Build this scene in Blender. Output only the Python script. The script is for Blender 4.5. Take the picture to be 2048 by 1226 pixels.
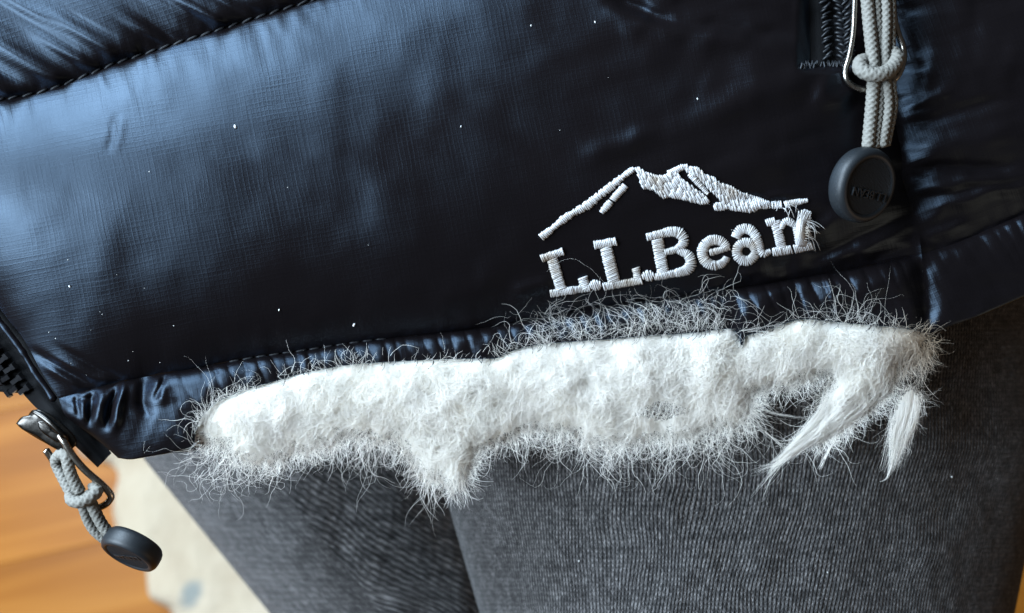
import bpy, math, random
import numpy as np
from mathutils import Vector, Matrix

for o in list(bpy.data.objects):
    bpy.data.objects.remove(o)
C = bpy.context.scene.collection
sc = bpy.context.scene

# ------------------------------------------------------------------ camera, world, lamps, exposure
S = 0.000125          # metres per photo pixel on the cloth
D = 0.28              # lens to cloth
TILT = math.radians(25.0)
HGT = 0.33            # cloth above the floor
ROT = Matrix.Rotation(TILT, 4, 'X')
LIFT = Matrix.Translation((0, 0, HGT))
FRAME = LIFT @ ROT    # garment frame -> world

cam_d = bpy.data.cameras.new('camera')
cam_d.sensor_width = 36.0
cam_d.lens = 36.0 * D / (2048 * S)
cam_d.clip_start = 0.005
cam_d.clip_end = 50.0
cam_d.dof.use_dof = True
cam_d.dof.focus_distance = 0.274
cam_d.dof.aperture_fstop = 9.0
cam = bpy.data.objects.new('camera', cam_d)
C.objects.link(cam)
cam.matrix_world = FRAME @ Matrix.Translation((0, 0, D))
sc.camera = cam

world = bpy.data.worlds.new('World')
sc.world = world
world.use_nodes = True
bg = world.node_tree.nodes['Background']
bg.inputs[0].default_value = (0.55, 0.5, 0.47, 1)
bg.inputs[1].default_value = 0.10


def area_lamp(name, loc, target, sx, sy, energy, col):
    d = bpy.data.lights.new(name, 'AREA')
    d.shape = 'RECTANGLE'
    d.size, d.size_y, d.energy, d.color = sx, sy, energy, col
    o = bpy.data.objects.new(name, d)
    C.objects.link(o)
    p = FRAME @ Vector(loc)
    t = FRAME @ Vector(target)
    o.location = p
    o.rotation_euler = (t - p).to_track_quat('-Z', 'Y').to_euler()
    return o


area_lamp('window_light', (-0.48, 0.57, 0.31), (0, 0, 0), 0.42, 0.46, 23.0, (0.64, 0.82, 1.0))
area_lamp('window_light', (-0.70, 0.03, 0.52), (-0.02, 0, 0), 0.34, 0.54, 25.5, (0.68, 0.84, 1.0))
area_lamp('room_light', (1.3, -0.9, 0.55), (0, 0, 0), 0.7, 0.7, 3.8, (1.0, 0.72, 0.48))

sc.view_settings.view_transform = 'Standard'
sc.view_settings.look = 'None'
sc.view_settings.exposure = 0.0
sc.view_settings.gamma = 1.0
sc.cycles.max_bounces = 10
sc.cycles.diffuse_bounces = 5
sc.cycles.transparent_max_bounces = 8

# ------------------------------------------------------------------ helpers
rng = np.random.default_rng(7)
TAB = np.random.default_rng(3).random((256, 256))


def vnoise(x, y, seed=0):
    x = np.asarray(x, float) + seed * 17.31
    y = np.asarray(y, float) + seed * 9.77
    x, y = np.broadcast_arrays(x, y)
    xi, yi = np.floor(x).astype(int), np.floor(y).astype(int)
    fx, fy = x - xi, y - yi
    fx = fx * fx * fx * (fx * (fx * 6 - 15) + 10)
    fy = fy * fy * fy * (fy * (fy * 6 - 15) + 10)
    g = lambda a, b: TAB[a & 255, b & 255]
    v = (g(xi, yi) * (1 - fx) + g(xi + 1, yi) * fx) * (1 - fy) + (g(xi, yi + 1) * (1 - fx) + g(xi + 1, yi + 1) * fx) * fy
    return v * 2 - 1


def fbm(x, y, seed=0, n=3):
    v, a = 0, 1.0
    for k in range(n):
        v = v + a * vnoise(np.asarray(x) * 2 ** k, np.asarray(y) * 2 ** k, seed + k * 5)
        a *= 0.5
    return v


def P(px, py, z):
    """photo pixel + height over the cloth plane (in pixels) -> garment frame metres"""
    zz = np.asarray(z, float) * S
    f = (D - zz) / D
    x, y, zz = np.broadcast_arrays((np.asarray(px, float) - 1024) * S * f, (613 - np.asarray(py, float)) * S * f, zz)
    return np.stack([x, y, zz], -1)


def dense(pts, step=6.0):
    """Catmull-Rom through points, resampled evenly"""
    p = np.asarray(pts, float)
    q = np.vstack([2 * p[0] - p[1], p, 2 * p[-1] - p[-2]])
    out = []
    for i in range(1, len(q) - 2):
        n = max(2, int(np.linalg.norm(q[i + 1] - q[i]) / step) + 1)
        t = np.linspace(0, 1, n, endpoint=False)[:, None]
        a, b, c, d = q[i - 1], q[i], q[i + 1], q[i + 2]
        out.append(0.5 * (2 * b + (c - a) * t + (2 * a - 5 * b + 4 * c - d) * t ** 2 + (3 * b - a - 3 * c + d) * t ** 3))
    out.append(p[-1:])
    return np.vstack(out)


def resample(p, n):
    d = np.r_[0, np.cumsum(np.linalg.norm(np.diff(p, axis=0), axis=1))]
    t = np.linspace(0, d[-1], n)
    return np.stack([np.interp(t, d, p[:, k]) for k in range(p.shape[1])], -1)


def length(p):
    return np.linalg.norm(np.diff(p, axis=0), axis=1).sum()


def pdist(poly, x, y):
    """distance to polyline and arc position"""
    sh = np.shape(x)
    x, y = np.ravel(x), np.ravel(y)
    best = np.full(x.shape, 1e9)
    arc = np.zeros(x.shape)
    acc = 0.0
    for a, b in zip(poly[:-1], poly[1:]):
        v = b - a
        L = math.hypot(*v)
        if L < 1e-9:
            continue
        t = np.clip(((x - a[0]) * v[0] + (y - a[1]) * v[1]) / L ** 2, 0, 1)
        d = np.hypot(x - a[0] - t * v[0], y - a[1] - t * v[1])
        m = d < best
        best[m] = d[m]
        arc[m] = acc + t[m] * L
        acc += L
    return best.reshape(sh), arc.reshape(sh)


def inside(poly, x, y):
    sh = np.shape(x)
    x, y = np.ravel(x), np.ravel(y)
    r = np.zeros(x.shape, bool)
    n = len(poly)
    for i in range(n):
        x1, y1 = poly[i]
        x2, y2 = poly[(i + 1) % n]
        if y1 == y2:
            continue
        c = ((y1 > y) != (y2 > y)) & (x < (x2 - x1) * (y - y1) / (y2 - y1) + x1)
        r ^= c
    return r.reshape(sh)


def mesh_np(name, v, f, mat, smooth=True, uv=None):
    v = np.asarray(v, np.float32).reshape(-1, 3)
    me = bpy.data.meshes.new(name)
    if isinstance(f, np.ndarray):
        nf, k = f.shape
        me.vertices.add(len(v))
        me.vertices.foreach_set('co', v.ravel())
        me.loops.add(nf * k)
        me.loops.foreach_set('vertex_index', f.astype(np.int32).ravel())
        me.polygons.add(nf)
        me.polygons.foreach_set('loop_start', np.arange(0, nf * k, k, dtype=np.int32))
        me.polygons.foreach_set('loop_total', np.full(nf, k, np.int32))
        me.update(calc_edges=True)
    else:
        me.from_pydata(v.tolist(), [], [list(map(int, q)) for q in f])
        me.update()
    me.polygons.foreach_set('use_smooth', np.full(len(me.polygons), smooth))
    if uv is not None:
        l = me.uv_layers.new(name='UVMap')
        idx = np.empty(len(me.loops), np.int32)
        me.loops.foreach_get('vertex_index', idx)
        l.data.foreach_set('uv', np.asarray(uv, np.float32)[idx].ravel())
    if mat:
        me.materials.append(mat)
    return me


def link(name, me, parent=None, **props):
    o = bpy.data.objects.new(name, me)
    C.objects.link(o)
    if parent is not None:
        o.parent = parent
    for k, val in props.items():
        o[k] = val
    return o


class MB:
    def __init__(self):
        self.v, self.f, self.n = [], [], 0

    def add(self, v, f):
        v = np.asarray(v, float).reshape(-1, 3)
        self.v.append(v)
        self.f += [[int(i) + self.n for i in q] for q in f]
        self.n += len(v)

    def tube(self, pts, r, sides=8, caps=True, disp=None):
        p = np.asarray(pts, float)
        n = len(p)
        r = np.broadcast_to(np.asarray(r, float), (n,))
        t = np.gradient(p, axis=0)
        t /= np.linalg.norm(t, axis=1)[:, None] + 1e-12
        u = np.zeros_like(p)
        ref = np.array([0, 0, 1.0]) if abs(t[0][2]) < 0.9 else np.array([1.0, 0, 0])
        a = np.cross(ref, t[0]); a /= np.linalg.norm(a)
        for i in range(n):
            a = a - t[i] * a.dot(t[i]); a /= np.linalg.norm(a) + 1e-12
            u[i] = a
        w = np.cross(t, u)
        ang = np.arange(sides) * 2 * math.pi / sides
        rr = np.repeat(r[:, None], sides, 1)
        if disp is not None:
            arc = np.r_[0, np.cumsum(np.linalg.norm(np.diff(p, axis=0), axis=1))]
            rr = rr + disp(ang[None, :], arc[:, None])
        ring = p[:, None] + rr[..., None] * (np.cos(ang)[None, :, None] * u[:, None] + np.sin(ang)[None, :, None] * w[:, None])
        f = []
        for i in range(n - 1):
            for j in range(sides):
                k = (j + 1) % sides
                f.append([i * sides + j, i * sides + k, (i + 1) * sides + k, (i + 1) * sides + j])
        v = ring.reshape(-1, 3)
        if caps:
            v = np.vstack([v, p[0] - t[0] * r[0] * 0.5, p[-1] + t[-1] * r[-1] * 0.5])
            c0, c1 = n * sides, n * sides + 1
            for j in range(sides):
                k = (j + 1) % sides
                f.append([k, j, c0])
                f.append([(n - 1) * sides + j, (n - 1) * sides + k, c1])
        self.add(v, f)

    def box(self, M, sx, sy, sz, taper=1.0):
        c = []
        for z, tp in ((-1, 1), (1, taper)):
            for x, y in ((-1, -1), (1, -1), (1, 1), (-1, 1)):
                c.append(M @ Vector((x * sx * tp / 2, y * sy * tp / 2, z * sz / 2)))
        self.add([list(q) for q in c], [[3, 2, 1, 0], [4, 5, 6, 7], [0, 1, 5, 4], [1, 2, 6, 5], [2, 3, 7, 6], [3, 0, 4, 7]])

    def mesh(self, name, mat, smooth=True):
        return mesh_np(name, np.vstack(self.v), self.f, mat, smooth)


def grid_faces(nu, nv):
    i = np.arange(nu * nv).reshape(nv, nu)
    return np.stack([i[:-1, :-1], i[1:, :-1], i[1:, 1:], i[:-1, 1:]], -1).reshape(-1, 4)


# ------------------------------------------------------------------ materials
def mat(name):
    m = bpy.data.materials.new(name)
    m.use_nodes = True
    nt = m.node_tree
    b = nt.nodes['Principled BSDF']
    return m, nt, b


def N(nt, typ, **kw):
    n = nt.nodes.new(typ)
    for k, v in kw.items():
        if k.startswith('i_'):
            n.inputs[k[2:].replace('_', ' ')].default_value = v
        else:
            setattr(n, k, v)
    return n


def simple(name, col, rough, metal=0.0, spec=0.5, bump=0.0, bscale=800):
    m, nt, b = mat(name)
    b.inputs['Base Color'].default_value = (*col, 1)
    b.inputs['Roughness'].default_value = rough
    b.inputs['Metallic'].default_value = metal
    b.inputs['Specular IOR Level'].default_value = spec
    tc = N(nt, 'ShaderNodeTexCoord')
    ns = N(nt, 'ShaderNodeTexNoise', i_Scale=float(bscale), i_Detail=3.0)
    nt.links.new(tc.outputs['Object'], ns.inputs['Vector'])
    rr = N(nt, 'ShaderNodeMapRange')
    rr.inputs['To Min'].default_value = max(0.02, rough - 0.08)
    rr.inputs['To Max'].default_value = min(1, rough + 0.08)
    nt.links.new(ns.outputs['Fac'], rr.inputs['Value'])
    nt.links.new(rr.outputs['Result'], b.inputs['Roughness'])
    if bump:
        bp = N(nt, 'ShaderNodeBump', i_Strength=bump, i_Distance=0.0002)
        nt.links.new(ns.outputs['Fac'], bp.inputs['Height'])
        nt.links.new(bp.outputs['Normal'], b.inputs['Normal'])
    return m


def ramp(nt, stops):
    r = nt.nodes.new('ShaderNodeValToRGB')
    el = r.color_ramp.elements
    while len(el) < len(stops):
        el.new(0.5)
    for e, (p, c) in zip(el, stops):
        e.position = p
        e.color = (*c, 1) if len(c) == 3 else c
    return r


def nylon(name, base, rough):
    """black ripstop nylon; UV unit = 100 photo pixels along the weave"""
    m, nt, b = mat(name)
    L = nt.links.new
    uv = N(nt, 'ShaderNodeUVMap')
    # a slightly wavering weave
    wob = N(nt, 'ShaderNodeTexNoise', i_Scale=0.9, i_Detail=2.0)
    L(uv.outputs[0], wob.inputs['Vector'])
    sub = N(nt, 'ShaderNodeVectorMath', operation='MULTIPLY_ADD')
    L(wob.outputs['Color'], sub.inputs[0])
    sub.inputs[1].default_value = (0.16, 0.16, 0)
    L(uv.outputs[0], sub.inputs[2])
    wx = N(nt, 'ShaderNodeTexWave', bands_direction='X', i_Scale=3.4, i_Distortion=0.4)
    wy = N(nt, 'ShaderNodeTexWave', bands_direction='Y', i_Scale=3.4, i_Distortion=0.4)
    L(sub.outputs[0], wx.inputs['Vector']); L(sub.outputs[0], wy.inputs['Vector'])
    px = N(nt, 'ShaderNodeMath', operation='POWER'); px.inputs[1].default_value = 6.0
    py = N(nt, 'ShaderNodeMath', operation='POWER'); py.inputs[1].default_value = 6.0
    L(wx.outputs['Fac'], px.inputs[0]); L(wy.outputs['Fac'], py.inputs[0])
    mx = N(nt, 'ShaderNodeMath', operation='MAXIMUM')
    L(px.outputs[0], mx.inputs[0]); L(py.outputs[0], mx.inputs[1])
    # uneven thread thickness: streaks both ways
    mapx = N(nt, 'ShaderNodeMapping'); mapx.inputs['Scale'].default_value = (0.7, 22, 1)
    mapy = N(nt, 'ShaderNodeMapping'); mapy.inputs['Scale'].default_value = (22, 0.7, 1)
    L(uv.outputs[0], mapx.inputs['Vector']); L(uv.outputs[0], mapy.inputs['Vector'])
    sx = N(nt, 'ShaderNodeTexNoise', i_Scale=1.0, i_Detail=2.0)
    sy = N(nt, 'ShaderNodeTexNoise', i_Scale=1.0, i_Detail=2.0)
    L(mapx.outputs[0], sx.inputs['Vector']); L(mapy.outputs[0], sy.inputs['Vector'])
    ad = N(nt, 'ShaderNodeMath', operation='ADD')
    L(sx.outputs['Fac'], ad.inputs[0]); L(sy.outputs['Fac'], ad.inputs[1])
    hh = N(nt, 'ShaderNodeMath', operation='MULTIPLY_ADD')
    L(mx.outputs[0], hh.inputs[0]); hh.inputs[1].default_value = 0.42; L(ad.outputs[0], hh.inputs[2])
    crinkle = N(nt, 'ShaderNodeTexNoise', i_Scale=3.2, i_Detail=5.0, i_Roughness=0.6)
    L(uv.outputs[0], crinkle.inputs['Vector'])
    b1 = N(nt, 'ShaderNodeBump', i_Strength=0.05, i_Distance=0.0012)
    L(crinkle.outputs['Fac'], b1.inputs['Height'])
    b2 = N(nt, 'ShaderNodeBump', i_Strength=0.17, i_Distance=0.00016)
    L(hh.outputs[0], b2.inputs['Height']); L(b1.outputs['Normal'], b2.inputs['Normal'])
    big = N(nt, 'ShaderNodeTexNoise', i_Scale=0.55, i_Detail=4.0)
    L(uv.outputs[0], big.inputs['Vector'])
    rr = N(nt, 'ShaderNodeMapRange')
    rr.inputs['From Min'].default_value = 0.3; rr.inputs['From Max'].default_value = 0.7
    rr.inputs['To Min'].default_value = rough - 0.06; rr.inputs['To Max'].default_value = rough + 0.06
    L(big.outputs['Fac'], rr.inputs['Value'])
    cr = ramp(nt, [(0.35, base), (0.7, tuple(c * 1.3 for c in base))])
    L(ad.outputs[0], cr.inputs['Fac'])
    di = N(nt, 'ShaderNodeBsdfDiffuse')
    L(cr.outputs['Color'], di.inputs['Color']); L(b2.outputs['Normal'], di.inputs['Normal'])
    gl = N(nt, 'ShaderNodeBsdfGlossy', distribution='BECKMANN')
    gl.inputs['Color'].default_value = (0.54, 0.75, 1.0, 1)
    L(rr.outputs['Result'], gl.inputs['Roughness']); L(b2.outputs['Normal'], gl.inputs['Normal'])
    fr = N(nt, 'ShaderNodeFresnel'); fr.inputs['IOR'].default_value = 1.325
    L(b1.outputs['Normal'], fr.inputs['Normal'])
    ms = N(nt, 'ShaderNodeMixShader')
    L(fr.outputs[0], ms.inputs[0]); L(di.outputs[0], ms.inputs[1]); L(gl.outputs[0], ms.inputs[2])
    nt.nodes.remove(b)
    L(ms.outputs[0], nt.nodes['Material Output'].inputs['Surface'])
    return m


M_NYLON = nylon('black_nylon', (0.0034, 0.0027, 0.0030), 0.44)
M_TAPE = simple('zipper_tape', (0.004, 0.004, 0.0045), 0.8, spec=0.1, bump=0.6, bscale=3500)
M_TOOTH = simple('black_plastic_tooth', (0.006, 0.006, 0.007), 0.22, spec=0.6)
M_THREAD = simple('black_thread', (0.005, 0.005, 0.006), 0.6, spec=0.2)
M_STEEL = simple('steel_wire', (0.34, 0.31, 0.27), 0.26, metal=1.0)
M_GUN = simple('gunmetal', (0.045, 0.041, 0.037), 0.28, metal=1.0)
M_RUBBER = simple('black_rubber', (0.007, 0.009, 0.011), 0.5, spec=0.35, bump=0.12, bscale=2500)
M_CORD = simple('grey_cord', (0.14, 0.132, 0.115), 0.7, spec=0.3)


def fluff(name, white, stain, trans, fib=False):
    m, nt, b = mat(name)
    L = nt.links.new
    tc = N(nt, 'ShaderNodeTexCoord')
    ns = N(nt, 'ShaderNodeTexNoise', i_Scale=70.0, i_Detail=4.0)
    L(tc.outputs['Object'], ns.inputs['Vector'])
    cr = ramp(nt, [(0.38, stain), (0.58, white)])
    L(ns.outputs['Fac'], cr.inputs['Fac'])
    # browner towards the right end of the tear
    sp = N(nt, 'ShaderNodeVectorMath', operation='DISTANCE')
    L(tc.outputs['Object'], sp.inputs[0])
    sp.inputs[1].default_value = tuple(P(1856, 690, 0))
    mr = N(nt, 'ShaderNodeMapRange')
    mr.inputs['From Min'].default_value = 0.002; mr.inputs['From Max'].default_value = 0.016
    mr.inputs['To Min'].default_value = 0.85; mr.inputs['To Max'].default_value = 0.0
    L(sp.outputs['Value'], mr.inputs['Value'])
    mix = N(nt, 'ShaderNodeMix', data_type='RGBA')
    L(mr.outputs['Result'], mix.inputs['Factor'])
    L(cr.outputs['Color'], mix.inputs['A'])
    mix.inputs['B'].default_value = (0.50, 0.38, 0.25, 1)
    L(mix.outputs['Result'], b.inputs['Base Color'])
    b.inputs['Roughness'].default_value = 0.55 if fib else 1.0
    b.inputs['Specular IOR Level'].default_value = 0.35 if fib else 0.0
    if not fib:
        b.inputs['Subsurface Weight'].default_value = 0.6
        b.inputs['Subsurface Radius'].default_value = (1, 1, 1)
        b.inputs['Subsurface Scale'].default_value = 0.0025
        n2 = N(nt, 'ShaderNodeTexNoise', i_Scale=900.0, i_Detail=4.0, i_Distortion=1.5)
        L(tc.outputs['Object'], n2.inputs['Vector'])
        bp = N(nt, 'ShaderNodeBump', i_Strength=0.12, i_Distance=0.0005)
        L(n2.outputs['Fac'], bp.inputs['Height'])
        L(bp.outputs['Normal'], b.inputs['Normal'])
    tr = N(nt, 'ShaderNodeBsdfTranslucent')
    L(mix.outputs['Result'], tr.inputs['Color'])
    ms = N(nt, 'ShaderNodeMixShader')
    ms.inputs['Fac'].default_value = trans
    L(b.outputs[0], ms.inputs[1]); L(tr.outputs[0], ms.inputs[2])
    L(ms.outputs[0], nt.nodes['Material Output'].inputs['Surface'])
    return m


M_PAD = fluff('polyester_padding', (0.93, 0.905, 0.85), (0.86, 0.81, 0.72), 0.25)
M_FIBRE = fluff('polyester_fibre', (0.95, 0.925, 0.885), (0.93, 0.905, 0.86), 0.72, True)


def embroidery():
    m, nt, b = mat('silver_embroidery_thread')
    L = nt.links.new
    tc = N(nt, 'ShaderNodeTexCoord')
    ns = N(nt, 'ShaderNodeTexNoise', i_Scale=160.0, i_Detail=3.0)
    L(tc.outputs['Object'], ns.inputs['Vector'])
    cr = ramp(nt, [(0.32, (0.27, 0.23, 0.19)), (0.5, (0.385, 0.38, 0.375)), (0.7, (0.45, 0.44, 0.44))])
    L(ns.outputs['Fac'], cr.inputs['Fac'])
    L(cr.outputs['Color'], b.inputs['Base Color'])
    b.inputs['Roughness'].default_value = 0.38
    b.inputs['Specular IOR Level'].default_value = 0.6
    return m


M_EMB = embroidery()


def knit():
    m, nt, b = mat('charcoal_knit')
    L = nt.links.new
    uv = N(nt, 'ShaderNodeUVMap')           # unit = one wale across, one course along
    sep = N(nt, 'ShaderNodeSeparateXYZ')
    wob = N(nt, 'ShaderNodeTexNoise', i_Scale=0.22, i_Detail=3.0)
    L(uv.outputs[0], wob.inputs['Vector'])
    wv = N(nt, 'ShaderNodeVectorMath', operation='MULTIPLY_ADD')
    L(wob.outputs['Color'], wv.inputs[0]); wv.inputs[1].default_value = (0.35, 1.2, 0); L(uv.outputs[0], wv.inputs[2])
    L(wv.outputs[0], sep.inputs[0])

    def mth(op, a, b2=None, c=None):
        n = N(nt, 'ShaderNodeMath', operation=op)
        for i, q in enumerate((a, b2, c)):
            if q is None:
                continue
            if isinstance(q, (int, float)):
                n.inputs[i].default_value = q
            else:
                L(q, n.inputs[i])
        return n.outputs[0]
    fx = mth('FRACT', sep.outputs['X'])
    ab = mth('ABSOLUTE', mth('SUBTRACT', fx, 0.5))              # 0 in the middle of a wale, .5 at its edge
    wale = mth('SUBTRACT', 1.0, mth('POWER', mth('MULTIPLY', ab, 2.0), 2.2))
    course = mth('SINE', mth('MULTIPLY', mth('ADD', sep.outputs['Y'], mth('MULTIPLY', ab, 1.2)), 6.2832))
    vv = mth('MULTIPLY_ADD', course, 0.20, wale)
    fz = N(nt, 'ShaderNodeTexNoise', i_Scale=2.1, i_Detail=4.0, i_Roughness=0.7)
    L(uv.outputs[0], fz.inputs['Vector'])
    hh = mth('MULTIPLY_ADD', fz.outputs['Fac'], 0.9, vv)
    bp = N(nt, 'ShaderNodeBump', i_Strength=0.75, i_Distance=0.0006)
    L(hh, bp.inputs['Height'])
    L(bp.outputs['Normal'], b.inputs['Normal'])
    # heather: single fibres lighter and darker, grooves between wales coloured darker
    he = N(nt, 'ShaderNodeTexNoise', i_Scale=1.5, i_Detail=5.0, i_Roughness=0.8)
    mp = N(nt, 'ShaderNodeMapping'); mp.inputs['Scale'].default_value = (1.6, 0.5, 1)
    L(wv.outputs[0], mp.inputs['Vector']); L(mp.outputs[0], he.inputs['Vector'])
    mo = N(nt, 'ShaderNodeTexNoise', i_Scale=0.33, i_Detail=4.0, i_Roughness=0.7)
    L(uv.outputs[0], mo.inputs['Vector'])
    fac = mth('ADD', mth('MULTIPLY_ADD', vv, 0.20, mth('MULTIPLY', he.outputs['Fac'], 1.25)), mth('MULTIPLY_ADD', mo.outputs['Fac'], 0.5, -0.33))
    cr = ramp(nt, [(0.46, (0.007, 0.0068, 0.007)), (0.70, (0.039, 0.037, 0.0365)), (1.0, (0.21, 0.198, 0.194))])
    L(fac, cr.inputs['Fac'])
    L(cr.outputs['Color'], b.inputs['Base Color'])
    b.inputs['Roughness'].default_value = 0.9
    b.inputs['Specular IOR Level'].default_value = 0.15
    b.inputs['Sheen Weight'].default_value = 0.10
    b.inputs['Sheen Roughness'].default_value = 0.4
    return m


M_KNIT = knit()


def wood():
    m, nt, b = mat('orange_oak')
    L = nt.links.new
    tc = N(nt, 'ShaderNodeTexCoord')
    oi = N(nt, 'ShaderNodeObjectInfo')
    mp = N(nt, 'ShaderNodeMapping'); mp.inputs['Scale'].default_value = (2.2, 42, 10)
    ad = N(nt, 'ShaderNodeVectorMath', operation='ADD')
    L(tc.outputs['Object'], mp.inputs['Vector']); L(mp.outputs[0], ad.inputs[0])
    mu = N(nt, 'ShaderNodeMath', operation='MULTIPLY'); mu.inputs[1].default_value = 60
    L(oi.outputs['Random'], mu.inputs[0]); L(mu.outputs[0], ad.inputs[1])
    ns = N(nt, 'ShaderNodeTexNoise', i_Scale=1.0, i_Detail=5.0, i_Roughness=0.6, i_Distortion=0.6)
    L(ad.outputs[0], ns.inputs['Vector'])
    cr = ramp(nt, [(0.3, (0.15, 0.044, 0.004)), (0.5, (0.23, 0.077, 0.009)), (0.72, (0.31, 0.12, 0.02))])
    L(ns.outputs['Fac'], cr.inputs['Fac'])
    hs = N(nt, 'ShaderNodeHueSaturation')
    mr = N(nt, 'ShaderNodeMapRange'); mr.inputs['To Min'].default_value = 0.85; mr.inputs['To Max'].default_value = 1.12
    L(oi.outputs['Random'], mr.inputs['Value']); L(mr.outputs['Result'], hs.inputs['Value'])
    L(cr.outputs['Color'], hs.inputs['Color'])
    L(hs.outputs['Color'], b.inputs['Base Color'])
    b.inputs['Roughness'].default_value = 0.27
    b.inputs['Specular IOR Level'].default_value = 0.045
    bp = N(nt, 'ShaderNodeBump', i_Strength=0.15, i_Distance=0.001)
    L(ns.outputs['Fac'], bp.inputs['Height']); L(bp.outputs['Normal'], b.inputs['Normal'])
    return m


M_WOOD = wood()

# ------------------------------------------------------------------ floor
CAMW = np.array(cam.matrix_world.translation)
R3 = np.array(ROT.to_3x3())


def on_floor(px, py, z=0.0):
    d = R3 @ np.array([(px - 1024) * S, (613 - py) * S, -D])
    return CAMW + d * (z - CAMW[2]) / d[2]


me = mesh_np('floor', [(-3, -3, -0.03), (3, -3, -0.03), (3, 3, -0.03), (-3, 3, -0.03)], [[0, 1, 2, 3]],
             simple('subfloor', (0.12, 0.07, 0.04), 0.9, bscale=30))
floor = link('floor', me, kind='structure', label='orange wood floor far below the jacket hem')
mb = MB()
pl, pw = 1.1, 0.085
x0, y0, e = pl / 2, pw / 2, 0.00025
prof = [(0, -0.02), (0, -e), (e, 0)]
v = []
for ins, z in ((0, -0.02), (0, -e), (e, 0)):
    v += [(-x0 + ins, -y0 + ins, z), (x0 - ins, -y0 + ins, z), (x0 - ins, y0 - ins, z), (-x0 + ins, y0 - ins, z)]
f = [[8, 9, 10, 11]]
for a in (0, 4):
    for j in range(4):
        k = (j + 1) % 4
        f.append([a + j, a + k, a + 4 + k, a + 4 + j])
plank_me = mesh_np('plank', v, f, M_WOOD, False)
PA = math.radians(13)
ca, sa = math.cos(PA), math.sin(PA)
for i in range(-9, 10):
    for j in (-1, 0, 1):
        lx, ly = j * (pl + 0.00015) + (0.37 * i % 1.0) * pl - 0.4, i * (pw + 0.00015)
        o = link('plank', plank_me, floor)
        o.location = (lx * ca - ly * sa - 0.05, lx * sa + ly * ca + 0.1, 0)
        o.rotation_euler = (0, 0, PA)

# ------------------------------------------------------------------ rug
mr_, nt, b = mat('cream_rug')
tc = N(nt, 'ShaderNodeTexCoord')
ns = N(nt, 'ShaderNodeTexNoise', i_Scale=38.0, i_Detail=5.0)
nt.links.new(tc.outputs['Object'], ns.inputs['Vector'])
cr = ramp(nt, [(0.3, (0.255, 0.195, 0.13)), (0.55, (0.30, 0.24, 0.168)), (0.8, (0.335, 0.272, 0.20))])
nt.links.new(ns.outputs['Fac'], cr.inputs['Fac'])
spot = on_floor(388, 1188, 0.012)
dn = N(nt, 'ShaderNodeVectorMath', operation='DISTANCE')
ds = N(nt, 'ShaderNodeVectorMath', operation='MULTIPLY_ADD')
nt.links.new(ns.outputs['Color'], ds.inputs[0]); ds.inputs[1].default_value = (0.02, 0.02, 0); nt.links.new(tc.outputs['Object'], ds.inputs[2])
nt.links.new(ds.outputs[0], dn.inputs[0]); dn.inputs[1].default_value = (spot[0] + 0.01, spot[1] + 0.01, 0.012)
mp_ = N(nt, 'ShaderNodeMapRange')
mp_.inputs['From Min'].default_value = 0.004; mp_.inputs['From Max'].default_value = 0.008
mp_.inputs['To Min'].default_value = 0.75; mp_.inputs['To Max'].default_value = 0.0
nt.links.new(dn.outputs['Value'], mp_.inputs['Value'])
mx = N(nt, 'ShaderNodeMix', data_type='RGBA')
nt.links.new(mp_.outputs['Result'], mx.inputs['Factor']); nt.links.new(cr.outputs['Color'], mx.inputs['A'])
mx.inputs['B'].default_value = (0.10, 0.12, 0.12, 1)
nt.links.new(mx.outputs['Result'], b.inputs['Base Color'])
b.inputs['Roughness'].default_value = 1.0
bp = N(nt, 'ShaderNodeBump', i_Strength=0.8, i_Distance=0.006)
nt.links.new(ns.outputs['Fac'], bp.inputs['Height']); nt.links.new(bp.outputs['Normal'], b.inputs['Normal'])
edge = [on_floor(x, y, 0.012)[:2] for x, y in ((60, 560), (120, 760), (195, 930), (236, 1030), (285, 1120), (330, 1226), (400, 1400))]
edge = dense(edge, 0.004)
nn = np.gradient(edge, axis=0); nn /= np.linalg.norm(nn, axis=1)[:, None]
nrm = np.stack([nn[:, 1], -nn[:, 0]], -1)
arc = np.r_[0, np.cumsum(np.linalg.norm(np.diff(edge, axis=0), axis=1))]
edge = edge + nrm * (0.006 * fbm(arc / 0.035, arc * 0, 4))[:, None]
rows = []
for off, z in ((-0.002, 0.0005), (0.0, 0.006), (0.006, 0.0115), (0.02, 0.013), (0.06, 0.012), (0.15, 0.012), (0.3, 0.012)):
    rows.append(np.c_[edge + np.array([off, 0]) * 1.0, np.full(len(edge), z)])
rows = np.array(rows)
if (rows[-1][0] - rows[0][0])[0] < 0:
    rows = rows
rows[..., 2] += 0.002 * fbm(rows[..., 0] / 0.03, rows[..., 1] / 0.03, 8) * (rows[..., 2] > 0.01)
fr = grid_faces(rows.shape[1], rows.shape[0])
link('rug', mesh_np('rug', rows.reshape(-1, 3), fr, mr_), label='pale cream rug on the wood floor beside the left trouser leg', category='rug')


# ------------------------------------------------------------------ things worn
def root(name, label, cat):
    o = bpy.data.objects.new(name, None)
    C.objects.link(o)
    o.empty_display_size = 0.02
    o.matrix_world = FRAME
    o['label'] = label
    o['category'] = cat
    return o


trousers = root('trousers', 'dark charcoal knit trousers under the torn black jacket hem', 'trousers')


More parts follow.
